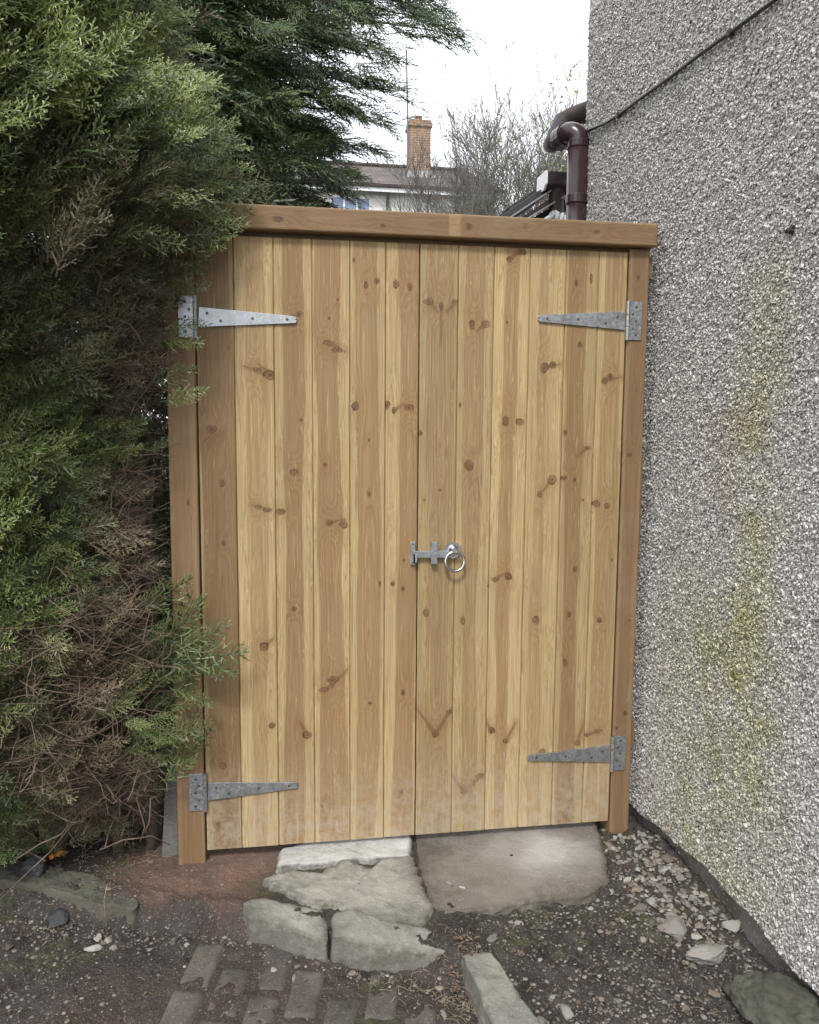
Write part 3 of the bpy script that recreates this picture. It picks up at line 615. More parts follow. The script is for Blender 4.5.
def board_fields(X, Z, xe, hearts, knots, seed, axis_dirt=True, cath=1.0):
    """rings, heartwood and knots of flat-sawn boards, sampled at every vertex"""
    nb_ = len(xe)-1; b = np.clip(np.searchsorted(xe, X, side='right')-1, 0, nb_-1)
    heart = np.zeros_like(X); ring = np.zeros_like(X); tone = np.zeros_like(X)
    rs = np.random.default_rng(seed); warp = np.zeros_like(X); kn = np.zeros_like(X); halo = np.zeros_like(X); wx = X.copy(); kr_ = np.random.default_rng(seed+1)
    for (kx, kz, rx, rz) in knots:
        bk = np.clip(np.searchsorted(xe, kx, side='right')-1, 0, nb_-1); mk = b == bk
        dx = X-kx; dz = Z-kz
        e = np.sqrt((dx/rx)**2+(dz/rz)**2)+fbm(dx*75, dz*75, int(kz*977) % 999, 3)*.42
        g2 = np.exp(-((dx/(rx*2.2))**2+(dz/(rz*3.4))**2)); wx = np.where(mk, wx-dx*g2*.9, wx)
        g = np.exp(-((dx/(rx*2.1))**2+(dz/(rz*4.2))**2)); warp += np.where(mk, g*rx*1.8, 0)
        th = kr_.uniform(0, 6.28); cres = .5+.5*(np.cos(th)*dx/rx+np.sin(th)*dz/rz)      # one side darker
        big = 1.0 if rx < .009 else kr_.uniform(.55, 1.0)
        rimk = sstep(.55, .85, e)*sstep(1.12, .92, e); pith = sstep(.34, .12, e+fbm(dx*200, dz*200, 7, 2)*.3)
        kk_ = sstep(1.15, .80, e)*(.40+.14*np.cos(e*15))+rimk*np.clip(cres, .1, 1)*.5*big+pith*.35*big
        kn = np.maximum(kn, np.where(mk, kk_*(.8+.2*big), 0))
        tail = np.exp(-(dx/(rx*(.9+.6*np.abs(dz)/rz)))**2)*np.exp(-(np.abs(dz)/(rz*3.2)))
        halo = np.maximum(halo, np.where(mk, tail*.75*(.4+1.0*vnoise(dx*260, dz*14, 3)), 0))
    for (ax_, az_, bx_, bz_, ww) in WHISK if seed in (101, 202) else []:
        bk = np.clip(np.searchsorted(xe, ax_, side='right')-1, 0, nb_-1); mk = b == bk
        ux, uz = bx_-ax_, bz_-az_; LL = ux*ux+uz*uz; tt_ = np.clip(((X-ax_)*ux+(Z-az_)*uz)/LL, 0, 1); dd_ = np.hypot(X-ax_-tt_*ux, Z-az_-tt_*uz)
        f_ = sstep(1.1, .6, dd_/(ww*(1.15-.75*tt_))+fbm(X*120, Z*120, 2, 2)*.4); kn = np.maximum(kn, np.where(mk, f_*(.34+.30*tt_*0), 0)); halo = np.maximum(halo, np.where(mk, np.exp(-(dd_/(ww*2.2))**2)*.5, 0))
    for i in range(nb_):
        mk = b == i; w_ = xe[i+1]-xe[i]; hx0, hx1, amt = hearts[i]
        hc = xe[i]+w_*(hx0+hx1)/2; hw = w_*(hx1-hx0)/2
        z = Z[mk]; x = X[mk]
        wob = (fbm(z*.9+i*7, z*0+i, seed)*.016+fbm(z*4+i*3, z*0+i, seed+4)*.004)
        wid = hw*(1+fbm(z*1.3+i*3, z*0+i, seed+9)*.5)
        d_ = np.abs(x-hc-wob); heart[mk] = amt*(1-sstep(wid-.003, wid+.004, d_+warp[mk]*.0))
        dep = .010+.022*np.abs(fbm(z*.38+i*11, z*0+i*3, seed+20))*2*cath+.006*rs.uniform()
        cx = hc+wob*1.2+fbm(z*2.3, z*0+i*5, seed+30)*.004
        r = np.sqrt((x-cx)**2+dep**2)+warp[mk]+fbm(x*30, z*2.5, seed+40, 2)*.0012
        ring[mk] = r/.0068+i*.37
        tone[mk] = np.clip(rs.normal(.5, .28), 0, 1)+.25*fbm(x*25, z*1.2, seed+i, 3)
    return dict(heart=np.clip(heart, 0, 1), ring=ring, knot=np.clip(kn, 0, 1), halo=np.clip(halo, 0, 1), board=tone, wx=wx+b*3.7+seed*.13, wz=Z+b*1.9)
def leaf(xa, xb, xe, hearts, knots, seed, name='gate_leaf'):
    xs = []
    for i in range(len(xe)-1):
        a, b = xe[i], xe[i+1]; g = .0022
        xs += [a+.0002, a+g]+list(np.linspace(a+.005, b-.005, 58))+[b-g, b-.0002]
    xs = np.array(xs); zs = np.linspace(ZB, ZT, 620)
    X, Z = np.meshgrid(xs, zs); Y = np.zeros_like(X)
    for i, e_ in enumerate(xe):
        d = np.abs(X-e_); inner = 0 < i < len(xe)-1
        Y += np.clip(1-d/.0035, 0, 1)*(.0032 if inner else .0015)+(np.clip(1-d/.0010, 0, 1)*.004 if inner else 0)
    # mild cupping of each board
    bi = np.clip(np.searchsorted(xe, X, side='right')-1, 0, len(xe)-2); off = np.random.default_rng(seed).uniform(-.0012, .0012, len(xe)-1)
    Y += off[bi]
    at_d = board_fields(X, Z, xe, hearts, knots, seed); 
    at_d['dirt'] = sstep(.38, .0, Z-ZB)
    nx_, nz_ = len(xs), len(zs); idx = np.arange(nx_*nz_).reshape(nz_, nx_)
    q = np.stack([idx[:-1, :-1], idx[:-1, 1:], idx[1:, 1:], idx[1:, :-1]], -1).reshape(-1, 4)
    V = np.stack([X, Y, Z], -1).reshape(-1, 3); n0 = len(V)
    # skirt round the edge and back
    ringi = np.concatenate([idx[0, :], idx[1:, -1], idx[-1, -2::-1], idx[-2:0:-1, 0]])
    Vb = V[ringi].copy(); Vb[:, 1] = .02; V = np.concatenate([V, Vb]); m = len(ringi); k = np.arange(m); k2 = (k+1) % m
    q2 = np.stack([ringi, n0+k, n0+k2, ringi[k2]], -1); 
    V = np.concatenate([V, [(xa, .02, ZB), (xb, .02, ZB), (xb, .02, ZT), (xa, .02, ZT)]]); n1 = n0+m
    q3 = np.array([[n1, n1+3, n1+2, n1+1]])
    at_d = {k_: np.concatenate([v.ravel(), v.ravel()[ringi], np.zeros(4)]) for k_, v in at_d.items()}
    o = npmesh(name, V, np.concatenate([q, q2, q3]), M['wood'], gate, at_d, False)
    # ledges at the back
    for zc in (.25, 1.0, 1.8): MB().box((xa+.05, .021, zc-.045), (xb-.05, .043, zc+.045)).build('ledge', M['frame_wood'], o, .002)
    return o
WHISK = []
for (ax_, ay_, bx_, by_, ww) in ((435,734,453,707,3.2),(435,734,418,710,3),(464,792,486,772,3),(464,792,453,777,2.5),(429,302,438,312,3),(441,306,441,345,1.5),(456,302,447,312,3),(491,731,487,722,3),(506,741,516,722,2.5),(598,731,584,736,3),(587,448,577,457,2),(552,480,543,491,3),(260,372,243,366,2.5),(272,376,258,364,3),
      (270,510,252,505,2.5),(331,686,347,670,3),(605,381,621,377,2.5),(577,743,583,725,3),(565,816,572,798,3),(307,735,300,722,3),(264,647,274,638,2.5),(544,368,560,364,2.5),(329,343,345,352,3),(485,324,477,331,2.5),(510,259,523,250,2.5),(329,523,345,519,2),(395,410,404,404,2),(292,318,303,313,2.5),(495,579,508,572,2)):
    a_ = at(ax_, ay_, y=0); b_ = at(bx_, by_, y=0); WHISK.append((a_[0], a_[2], b_[0], b_[2], ww*.0031))
top = 250
def xpx(px): return float(at(px, 250, y=0)[0])
xeL = np.array([xpx(p) for p in (196, 233, 273, 312, 350, 386, 419)]); xeL[0] = XL; xeL[-1] = XM-.002
xeR = np.array([xpx(p) for p in (420, 459, 495, 531, 567, 600, 628)]); xeR[0] = XM+.002; xeR[-1] = XR_
kw = []
for (px, py, rx, ry) in KN:
    q = at(px, py, y=0); kw.append((q[0], q[2], rx*.0031*.78, ry*.0031*.78))
hL = [(.10, .85, .95), (.28, .78, .55), (.24, .74, 1.0), (.15, .80, 1.0), (.22, .75, .85), (.30, .98, 1.0)]
hR = [(.25, .80, .45), (.20, .70, .6), (.28, .72, .95), (.25, .55, .45), (.03, .60, .95), (.15, .85, .65)]
kl = [k for k in kw if k[0] < XM]; kr = [k for k in kw if k[0] >= XM]
leafL = leaf(XL, XM-.002, xeL, hL, kl, 101); leafR = leaf(XM+.002, XR_, xeR, hR, kr, 202)
def timber(name, a, b, grain='z', seed=1, mat='frame_wood', parent=gate, bevel=.003, knots=(), pale=None, dirt=0, attrs_extra=None):
    """solid beam with rounded arrises; its broad front face carries the ring pattern"""
    (x0, y0, z0), (x1, y1, z1) = a, b
    L0, L1 = (z0, z1) if grain == 'z' else (x0, x1); W0, W1 = (x0, x1) if grain == 'z' else (z0, z1)
    us = np.concatenate([[W0+0, W0+.003], np.linspace(W0+.007, W1-.007, 26), [W1-.003, W1]]); ls = np.concatenate([[L0], np.linspace(L0+.004, L1-.004, max(8, int((L1-L0)/.006))), [L1]])
    U, Lg = np.meshgrid(us, ls); X, Z = (U, Lg) if grain == 'z' else (Lg, U)
    ed = np.minimum(np.minimum(U-W0, W1-U), np.minimum(Lg-L0, L1-Lg)); Y = y0+.004*np.clip(1-ed/.005, 0, 1)**2+fbm(Lg*3, U*3, seed)*.0012
    f = board_fields(U, Lg, np.array([W0, W1]), [(.15, .8, .9)], [(k[0], k[1], k[2], k[3]) for k in knots], seed, cath=1.4)
    f['dirt'] = sstep(.25, 0, Lg-L0)*dirt if grain == 'z' else U*0
    if pale is not None:
        pm = sstep(.004, 0, np.abs(Lg-pale[0])-pale[1]); f['board'] = f['board']+pm*.7; f['heart'] = f['heart']*(1-pm)
    n1_, n2_ = U.shape; idx = np.arange(n1_*n2_).reshape(n1_, n2_)
    q = np.stack([idx[:-1, :-1], idx[:-1, 1:], idx[1:, 1:], idx[1:, :-1]], -1).reshape(-1, 4)
    if grain != 'z': q = q[:, ::-1]
    ringi = np.concatenate([idx[0, :], idx[1:, -1], idx[-1, -2::-1], idx[-2:0:-1, 0]])
    V = np.stack([X, Y, Z], -1).reshape(-1, 3); n0 = len(V); Vb = V[ringi].copy(); Vb[:, 1] = y1; m = len(ringi); k = np.arange(m); k2 = (k+1) % m
    q2 = np.stack([ringi, n0+k, n0+k2, ringi[k2]], -1); 
    if grain != 'z': q2 = q2[:, ::-1]
    V = np.concatenate([V, Vb, [(x0, y1, z0), (x1, y1, z0), (x1, y1, z1), (x0, y1, z1)]]); n1 = n0+m
    f = {k_: np.concatenate([v.ravel(), v.ravel()[ringi], np.zeros(4)]) for k_, v in f.items()}
    return npmesh(name, V, np.concatenate([q, q2, [[n1, n1+3, n1+2, n1+1]]]), M[mat], parent, f, False)
timber('post', (-.325, -.003, -.25), (XL-.006, .09, 2.022), seed=11, dirt=.9, knots=[(-.28, .62, .010, .012), (-.27, 1.2, .006, .008), (-.262, .30, .006, .006), (-.262, .26, .005, .005), (-.285, 1.55, .008, .007)])
timber('post', (XR_+.006, -.003, -.25), (1.218, .09, 2.022), seed=15, dirt=.7, knots=[(1.18, 1.93, .006, .008), (1.17, 1.35, .009, .006), (1.19, .45, .01, .008), (1.16, .4, .006, .005), (1.19, .78, .006, .005)])
timber('top_rail', (-.34, -.034, 2.025), (1.228, .06, 2.096), grain='x', seed=19, pale=(float(at(455, 228, y=-.034)[0]), .018),
       knots=[(2.055, .01, .010, .016), (2.06, .60, .010, .010), (2.07, .78, .009, .012), (2.05, .33, .006, .008), (2.06, 1.02, .008, .01)])
MB().box((XL-.01, .024, 1.985), (XR_+.01, .055, 2.045)).build('head_gap_board', M['frame_wood'], gate, .001)  # board added behind the top slit so no bright line shows through
MB().box((XM-.04, .022, ZB+.01), (XM+.04, .045, 1.98)).build('leaf_gap_batten', M['frame_wood'], leafL, .002)  # added behind the joint of the leaves to keep the slit dark
for xx in (XL-.015, XR_-.02): MB().box((xx, .048, .07), (xx+.035, .07, 1.98)).build('post_gap_stop', M['frame_wood'], gate, .002)  # strips added to block the bright slits beside the posts
# packers between right post and house wall
for za, zb_ in ((1.93, 2.0), (.33, .41), (1.0, 1.35)):
    w1 = .014 if za != 1.0 else .008
    m = MB(); m.box((1.219, .01, za), (1.219+w1, .08, zb_)); o = m.build('packer', M['frame_wood'], gate, .001)
# end blocks: dark gap behind is left open

# hinges ---------------------------------------------------------------
def t_hinge(sgn, xk, zc, tilt, length=.315, hh=.060):
    """sgn=+1: strap to the right of the knuckle"""
    h = empty('tee_hinge', (xk, -.006, zc)); h.parent = gate; h.matrix_parent_inverse = parent_world(gate).inverted()
    y0 = -.004
    def T(p): return (xk+sgn*p[0], zc+p[1]+p[0]*tilt)
    def pr(poly, ya, yb, name, bev=.0006, mat='galv', par=h):
        m = MB(); m.prism([(a, c) for a, c in [T(p) for p in poly]], 1, ya, yb); return m.build(name, M[mat], par, bev)
    pr([(.008, -hh/2), (.012, hh/2), (length-.012, .010), (length-.004, .009), (length, .003), (length-.006, 0), (length, -.004), (length-.004, -.010), (length-.012, -.011)], y0-.0035, y0+.0025, 'strap')
    pr([(-.050, -.062), (-.006, -.062), (-.006, .062), (-.050, .062)], y0-.0035, y0+.0005, 'hinge_plate')
    m = MB(); a0, a1 = zc-.063, zc+.063
    m.tube([(xk, y0-.006, a0), (xk, y0-.006, zc-.02)], .0065, 12).tube([(xk, y0-.006, zc-.0185), (xk, y0-.006, zc+.0185)], .0068, 12).tube([(xk, y0-.006, zc+.02), (xk, y0-.006, a1)], .0065, 12)
    m.build('knuckle', M['galv'], h)
    for (u, v) in ((.035, .012), (.075, -.010), (.17, 0), (length-.03, 0), (-.030, .045), (-.030, 0), (-.030, -.045), (-.018, .022), (-.018, -.025)):
        cx_, cz_ = T((u, v)); m = MB(); n_ = 10
        m.tube([(cx_, y0-.0030, cz_), (cx_, y0-.0046, cz_), (cx_, y0-.0052, cz_)], [.0046, .0044, .003], n_); m.build('screw', M['screw'], h)
    return h
def P0(px, py): return at(px, py, y=0)
t_hinge(+1, XL-.003, float(P0(190, 317)[2]), .0, .305)
t_hinge(+1, XL-.003, float(P0(205, 791)[2]), .012, .298)
t_hinge(-1, XR_+.003, float(P0(627, 321)[2]), .0, .305)
t_hinge(-1, XR_+.003, float(P0(609, 753)[2]), .006, .305)
# coach nails / small screws in posts
# latch ----------------------------------------------------------------
q = P0(432, 551); lz = q[2]; lx = q[0]
lat = empty('ring_latch', (lx, 0, lz)); lat.parent = gate; lat.matrix_parent_inverse = parent_world(gate).inverted()
def X_(px): return float(P0(px, 551)[0])
def Zp(py): return float(P0(432, py)[2])
m = MB(); m.box((X_(410), -.008, Zp(564)), (X_(415), -.003, Zp(541))); m.box((X_(412), -.028, Zp(561)), (X_(414), -.006, Zp(549))); m.box((X_(412), -.028, Zp(561)), (X_(416), -.024, Zp(552))); m.build('keeper', M['galv'], lat, .001)
m = MB(); m.box((X_(411.5), -.0185, Zp(557)), (X_(450), -.012, Zp(550))); m.build('latch_bar', M['galv'], lat, .001)
m = MB(); m.box((X_(430), -.025, Zp(563)), (X_(436), -.020, Zp(541))); m.box((X_(430), -.023, Zp(563)), (X_(436), -.003, Zp(560))); m.box((X_(430), -.023, Zp(544)), (X_(436), -.003, Zp(541))); m.build('staple', M['galv'], lat, .001)
bx_, bz_ = X_(452.5), Zp(550.5)
m = MB(); m.tube([(bx_, -.002, bz_), (bx_, -.007, bz_)], .027, 28); m.tube([(bx_, -.007, bz_), (bx_, -.020, bz_), (bx_, -.026, bz_)], [.019, .016, .010], 24); m.build('rose', M['chrome'], lat)
cz = bz_-.033; m = MB(); pts = [(bx_+.0015+.031*math.sin(a), -.030+.004*math.cos(a), cz+.031*math.cos(a)) for a in np.linspace(0, 2*math.pi, 41)]
m.tube(pts, .0050, 10, cap=False); m.build('ring_handle', M['chrome'], lat, smooth=True)
m = MB(); m.tube([(bx_-.008, -.029, bz_-.003), (bx_+.011, -.029, bz_-.003)], .0055, 10); m.build('ring_pivot', M['chrome'], lat)
for (a_, b_) in ((412.5, 543.5), (412.5, 562), (433, 542.2), (433, 562)):
    m = MB(); m.tube([(X_(a_), -.0078, Zp(b_)), (X_(a_), -.0100, Zp(b_))], .003, 8); m.build('screw', M['screw'], lat)

# ------------------------------------------------------------------ old fence panel and concrete post left of the gate
fp = empty('fence_panel', (-1.2, .3, 0)); tag(fp, 'old brown wooden fence panel hidden behind the conifer, left of the gate', 'fence')
m_x = np.arange(-2.6, -.47, .12)
xe = np.concatenate([m_x, [-.455]])
for i, xx in enumerate(m_x[-7:]): timber('fence_board', (xx, .22+.004*(i % 2), .05), (xx+.117, .24, 1.72), seed=300+i, mat='fence_wood', parent=fp)
m = MB(); m.box((-2.6, .242, 1.5), (-.46, .29, 1.58)).box((-2.6, .242, .2), (-.46, .29, .28)); m.build('fence_rail', M['fence_wood'], fp)
pc = MB(); pc.box((-.452, .16, -.2), (-.415, .28, 1.25)); pco = pc.build('concrete_post', M['post_conc'], None, .006); pco.data.attributes.new('edge', 'FLOAT', 'POINT')
tag(pco, 'slim grey concrete post in the gap beside the gate post', 'post')
pc = MB(); a_ = at(163, 845, y=.06); b_ = at(178, 780, y=.06)
pc.prism([(a_[0]-.012, -.1), (-.33, -.1), (-.33, b_[2]+.10), (-.345, b_[2]+.11), (a_[0]+.01, b_[2]-.05)], 1, .05, .10)
pco = pc.build('concrete_stub', M['post_conc'], None, .004); pco.data.attributes.new('edge', 'FLOAT', 'POINT'); tag(pco, 'broken grey concrete stub against the left gate post foot', 'post')

# ------------------------------------------------------------------ conifer foliage
def frond_template(r, nbr=18, sub=6, L=1.0, wid=.0118):
    V, A_ = [], []
    def strand(p, q, w0, w1, t0, t1):
        d = q-p; side = np.cross(d, (0, 0, 1)); side /= np.linalg.norm(side)+1e-9; a = r.uniform(-.9, .9)
        side = side*math.cos(a)+np.array([0, 0, 1])*math.sin(a)
        V.extend([p-side*w0, p+side*w0, q+side*w1, q-side*w1]); A_.extend([t0, t0, t1, t1])
    def axis(s): return np.array([s, .05*math.sin(s*3+ph), .05*math.sin(s*2)-.16*s*s])
    ph = r.uniform(0, 6)
    for i in range(5): strand(axis(i/5), axis((i+1)/5), wid*.9, wid*.7, 0, .2+.15*i)
    for i in range(nbr):
        s = .08+.90*i/nbr; sd_ = 1 if i % 2 else -1
        ln = (.36*(1-s)**.75+.07)*r.uniform(.7, 1.2)*(.6+.4*min(1, s*4)); an = R(r.uniform(34, 56))*sd_
        p = axis(s); d = np.array([math.cos(an), math.sin(an), r.uniform(-.15, .25)]); d /= np.linalg.norm(d)
        mid = p+d*ln*.5; d2 = d+np.array([.35, 0, -.30]); d2 /= np.linalg.norm(d2); end = mid+d2*ln*.5
        strand(p, mid, wid*.8, wid*.8, .3, .6); strand(mid, end, wid*.8, wid*.3, .6, 1)
        for j in range(sub):
            u = (j+.6)/sub; q = p+d*ln*.5*min(1, u*2)+(d2*ln*.5*(u*2-1) if u > .5 else 0)
            b = an+R(r.uniform(28, 50))*(1 if j % 2 else -1); l2 = ln*.36*(1-u*.6)*r.uniform(.6, 1.3)
            e_ = q+np.array([math.cos(b), math.sin(b), r.uniform(-.45, .25)])*l2; strand(q, e_, wid*.75, wid*.35, .5+.3*u, 1)
    V = np.array(V); return V, np.array(A_)
rt_ = np.random.default_rng(5)
TEMPL = [frond_template(rt_) for _ in range(6)]
TEMPL_FAR = [frond_template(rt_, 15, 4, wid=.011) for _ in range(5)]
def fronds(name, P, G, Nn, S, tone, dead, mat, parent=None, templ=TEMPL):
    """P base, G growth direction, Nn face normal, S length; joins all sprays into one mesh"""
    G = G/np.linalg.norm(G, axis=1, keepdims=True); Bt = np.cross(Nn, G); Bt /= np.linalg.norm(Bt, axis=1, keepdims=True)+1e-9; Nz = np.cross(G, Bt)
    Vs, Cs = [], []; pick = rng.integers(0, len(templ), len(P))
    for k, (TV, TA) in enumerate(templ):
        m = pick == k
        if not m.any(): continue
        Rm = np.stack([G[m], Bt[m], Nz[m]], 1)*S[m][:, None, None]
        V = np.einsum('vk,nkj->nvj', TV, Rm)+P[m][:, None]
        c = np.zeros(V.shape); c[..., 0] = np.clip(tone[m][:, None]+rng.normal(0, .10, (m.sum(), len(TV)//4)).repeat(4, 1), 0, 1); c[..., 1] = TA[None]; c[..., 2] = np.clip(dead[m][:, None]*(1.25-.35*TA[None]), 0, 1)
        Vs.append(V.reshape(-1, 3)); Cs.append(c.reshape(-1, 3))
    V = np.concatenate(Vs); C_ = np.concatenate(Cs); Fq = np.arange(len(V)).reshape(-1, 4)
    return npmesh(name, V, Fq, M[mat], parent, cols={'leafc': C_})

# near conifer: an untrimmed hedge face left of the gate
hed = empty('conifer_hedge', (-.9, -.1, 0)); tag(hed, 'dense overgrown conifer with browned lower sprays filling the left side', 'hedge')
BND = [(-120, 170), (0, 185), (60, 200), (120, 235), (180, 250), (215, 232), (245, 205), (270, 188), (300, 172), (350, 160), (400, 150), (450, 140), (520, 142), (580, 158), (620, 186), (660, 192), (720, 186), (760, 172), (800, 158), (840, 120), (870, 60)]
def front_y(px, py):
    """depth of the foliage surface seen towards a photo pixel, metres from the gate plane"""
    b = np.interp(py, [q[0] for q in BND], [q[1] for q in BND]); u = np.clip((b-px)/220, 0, 1.6)
    y = -.06-.36*u**.8-.22*sstep(450, 0, py)*np.clip(u*1.4, 0, 1)+.16*fbm(px/70., py/60., 91, 3)*np.clip(u*3, .25, 1)+.22*sstep(760, 880, py)
    return y
def hedge_pts(n, inset, xmin=-260, ymin=-160, ymax=862):
    P, px_, py_ = [], [], []
    while len(P) < n:
        py = random.uniform(ymin, ymax); b = np.interp(py, [q[0] for q in BND], [q[1] for q in BND]); px = random.uniform(xmin, b-4)
        y = float(front_y(px, py))+inset*random.random(); p = at(px, py, y=y); 
        if p[2] < .04: continue
        P.append(p); px_.append(px); py_.append(py)
    return np.array(P), np.array(px_), np.array(py_)
n = 3800
P, hx, hy = hedge_pts(n, .20)
bb = np.interp(hy, [q[0] for q in BND], [q[1] for q in BND]); edge = np.clip(1-(bb-hx)/110, 0, 1)
G = np.stack([.75+.35*edge+rng.normal(0, .14, n)+fbm(hx/28., hy/24., 12, 2)*.9, -.45+rng.normal(0, .22, n)+.3*edge, .40-.28*edge+rng.normal(0, .14, n)-.25*sstep(600, 850, hy)+fbm(hx/26., hy/22., 18, 2)*1.1], -1)
Nn = np.stack([rng.normal(0, .45, n)-.2, -1+rng.normal(0, .4, n), .55+rng.normal(0, .45, n)], -1)
S = rng.uniform(.11, .24, n)*(1-.35*edge)*(1-.25*sstep(350, 700, hy))
P = P-G/np.linalg.norm(G, axis=1, keepdims=True)*S[:, None]*.55
dn = fbm(hx/45., hy/38., 55, 3)
def blob(cx, cy, rx, ry): return np.exp(-(((hx-cx)/rx)**2+((hy-cy)/ry)**2))
dead = .9*blob(140, 350, 45, 50)+1.0*blob(135, 510, 38, 85)+.75*blob(100, 640, 75, 70)+.55*blob(50, 730, 70, 60)+.5*blob(90, 240, 60, 60)+.35*blob(150, 180, 40, 40)+.25*blob(40, 160, 40, 30)+.9*blob(100, 800, 70, 50)+.35*blob(60, 330, 60, 60)
green = .9*blob(175, 640, 40, 30)+.9*blob(190, 720, 30, 40)+.7*blob(150, 700, 40, 40)+.9*blob(30, 440, 45, 30)+.8*blob(20, 570, 50, 70)+.6*blob(120, 440, 50, 22)+.9*blob(60, 40, 160, 60)+.7*blob(190, 90, 60, 60)
dead = np.clip(dead*1.1-green*1.0+dn*.7-.18*sstep(420, 250, hy)*(hy < 130)+rng.normal(0, .14, n)+.05, 0, 1)
tone = np.clip(.33+.35*fbm(hx/60., hy/50., 66, 3)*2+.35*blob(60, 20, 150, 60)+.35*blob(25, 440, 45, 25)+.2*blob(20, 600, 60, 60)+.1*blob(200, 110, 70, 60)-.35*blob(170, 250, 60, 70)-.2*blob(120, 140, 60, 60)+rng.normal(0, .24, n)-.08*edge*(hy < 400), 0, 1)
fronds('foliage', P, G, Nn, S, tone, dead, 'leyl', hed)
# inner, sparser layer, toned dark to put shade between the sprays
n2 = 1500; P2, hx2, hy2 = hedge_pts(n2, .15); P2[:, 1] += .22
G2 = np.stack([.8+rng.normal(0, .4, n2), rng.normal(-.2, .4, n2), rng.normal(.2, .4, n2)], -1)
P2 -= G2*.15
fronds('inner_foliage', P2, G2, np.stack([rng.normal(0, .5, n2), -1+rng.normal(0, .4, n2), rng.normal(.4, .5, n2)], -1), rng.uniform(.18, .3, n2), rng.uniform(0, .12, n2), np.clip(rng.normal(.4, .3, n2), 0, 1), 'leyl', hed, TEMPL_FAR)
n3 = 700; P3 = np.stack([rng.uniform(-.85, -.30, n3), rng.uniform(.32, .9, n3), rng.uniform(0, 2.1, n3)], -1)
fronds('dark_backing_foliage', P3, rng.normal(0, 1, (n3, 3)), np.stack([rng.normal(0, .4, n3), -1+rng.normal(0, .3, n3), rng.normal(0, .4, n3)], -1), rng.uniform(.25, .4, n3), rng.uniform(0, .15, n3), rng.uniform(0, .6, n3), 'leyl', hed, TEMPL_FAR)  # dark fronds added behind the gap beside the post so it reads black
# twiggy brown branches showing in the lower part
def twigs(name, n, region, mat, parent, r0=.0016, ln=(.08, .22), inset=-.02):
    V, Fq = [], []; m = MB()
    for _ in range(n):
        cx, cy, rx, ry = random.choice(region); px, py = random.gauss(cx, rx), random.gauss(cy, ry)
        b = np.interp(py, [q[0] for q in BND], [q[1] for q in BND]); px = min(px, b-2)
        p = at(px, py, y=float(front_y(px, py))+inset+random.random()*.10)
        if p[2] < .05: continue
        d = np.array([random.gauss(.7, .4), random.gauss(-.15, .4), random.gauss(.25, .45)]); d /= np.linalg.norm(d); L = random.uniform(*ln); pts = [p-d*L*.5]
        for k in range(5): d = d+np.array([random.gauss(0, .22) for _ in range(3)]); d /= np.linalg.norm(d); pts.append(pts[-1]+d*L/5)
        rr = r0*random.uniform(.6, 1.5); m.tube(pts, [rr, rr*.9, rr*.8, rr*.65, rr*.5, rr*.3], 3, cap=False)
    return m.build(name, M[mat], parent)
reg = [(95, 650, 45, 45), (60, 740, 45, 40), (140, 520, 18, 60), (110, 800, 45, 25), (140, 360, 20, 35), (100, 640, 40, 40)]
twigs('dead_twigs', 1100, reg, 'twig', hed)
m = MB(); 
for (a, b) in (((60, 900), (70, 600)), ((120, 860), (110, 560)), ((30, 880), (20, 300)), ((150, 850), (140, 650))):
    p = at(*a, y=.12); p[2] = -.05; q_ = at(*b, y=.10); mid = (p+q_)/2+np.array([random.uniform(-.04, .04), .03, 0]); m.tube([p, mid, q_, q_+np.array([.05, .05, .6])], [.022, .018, .013, .006], 8)
m.build('trunk', M['bark'], hed, smooth=True)
# branches lying low and fine stem at the foot
m = MB()
for (a, b, c_) in (((0, 900), (50, 852), (100, 810)), ((15, 860), (60, 835), (110, 800)), ((140, 842), (143, 820), (138, 790)), ((141, 840), (150, 815), (158, 795)), ((100, 850), (140, 838), (170, 845))):
    p, q_, s_ = at(*a, y=-.14), at(*b, y=-.17), at(*c_, y=-.12); m.tube([p, (p+q_)/2+np.array([.01, 0, .012]), q_, (q_+s_)/2+np.array([-.012, .01, .014]), s_], [.0026, .0023, .002, .0016, .001], 6)
m.build('low_branches', M['twig'], hed, smooth=True)

# single sprays reaching over the gate post
def sprig(lst, name, parent, mat='leyl', y0=-.06):
    P, G, S = [], [], []
    for (px, py, qx, qy) in lst:
        a = at(px, py, y=y0-random.uniform(0, .05)); b = at(qx, qy, y=y0-.02-random.uniform(0, .05)); 
        P.append(a); G.append(b-a); S.append(np.linalg.norm(b-a)*1.05)
    n = len(P); G = np.array(G); return fronds(name, np.array(P), G, np.stack([rng.normal(0, .3, n), -1+rng.normal(0, .2, n), rng.normal(.2, .4, n)], -1), np.array(S), rng.uniform(.05, .4, n), rng.uniform(0, .15, n), mat, parent)
sprig([(165, 655, 243, 655), (170, 650, 228, 628), (160, 640, 212, 640), (165, 665, 235, 668), (150, 645, 205, 605), (155, 690, 190, 600), (170, 700, 200, 660), (160, 745, 208, 722), (175, 760, 212, 735), (165, 770, 200, 715), (150, 730, 200, 740), (170, 690, 212, 700),
       (150, 380, 195, 372), (160, 400, 205, 390), (150, 340, 200, 338), (160, 325, 208, 322), (175, 235, 228, 215), (170, 250, 222, 240), (190, 215, 250, 212), (185, 205, 240, 190), (165, 275, 210, 262), (160, 290, 205, 285), (130, 610, 190, 585), (160, 780, 195, 760), (150, 450, 170, 438), (165, 245, 232, 232), (180, 228, 246, 224)], 'spray', hed)

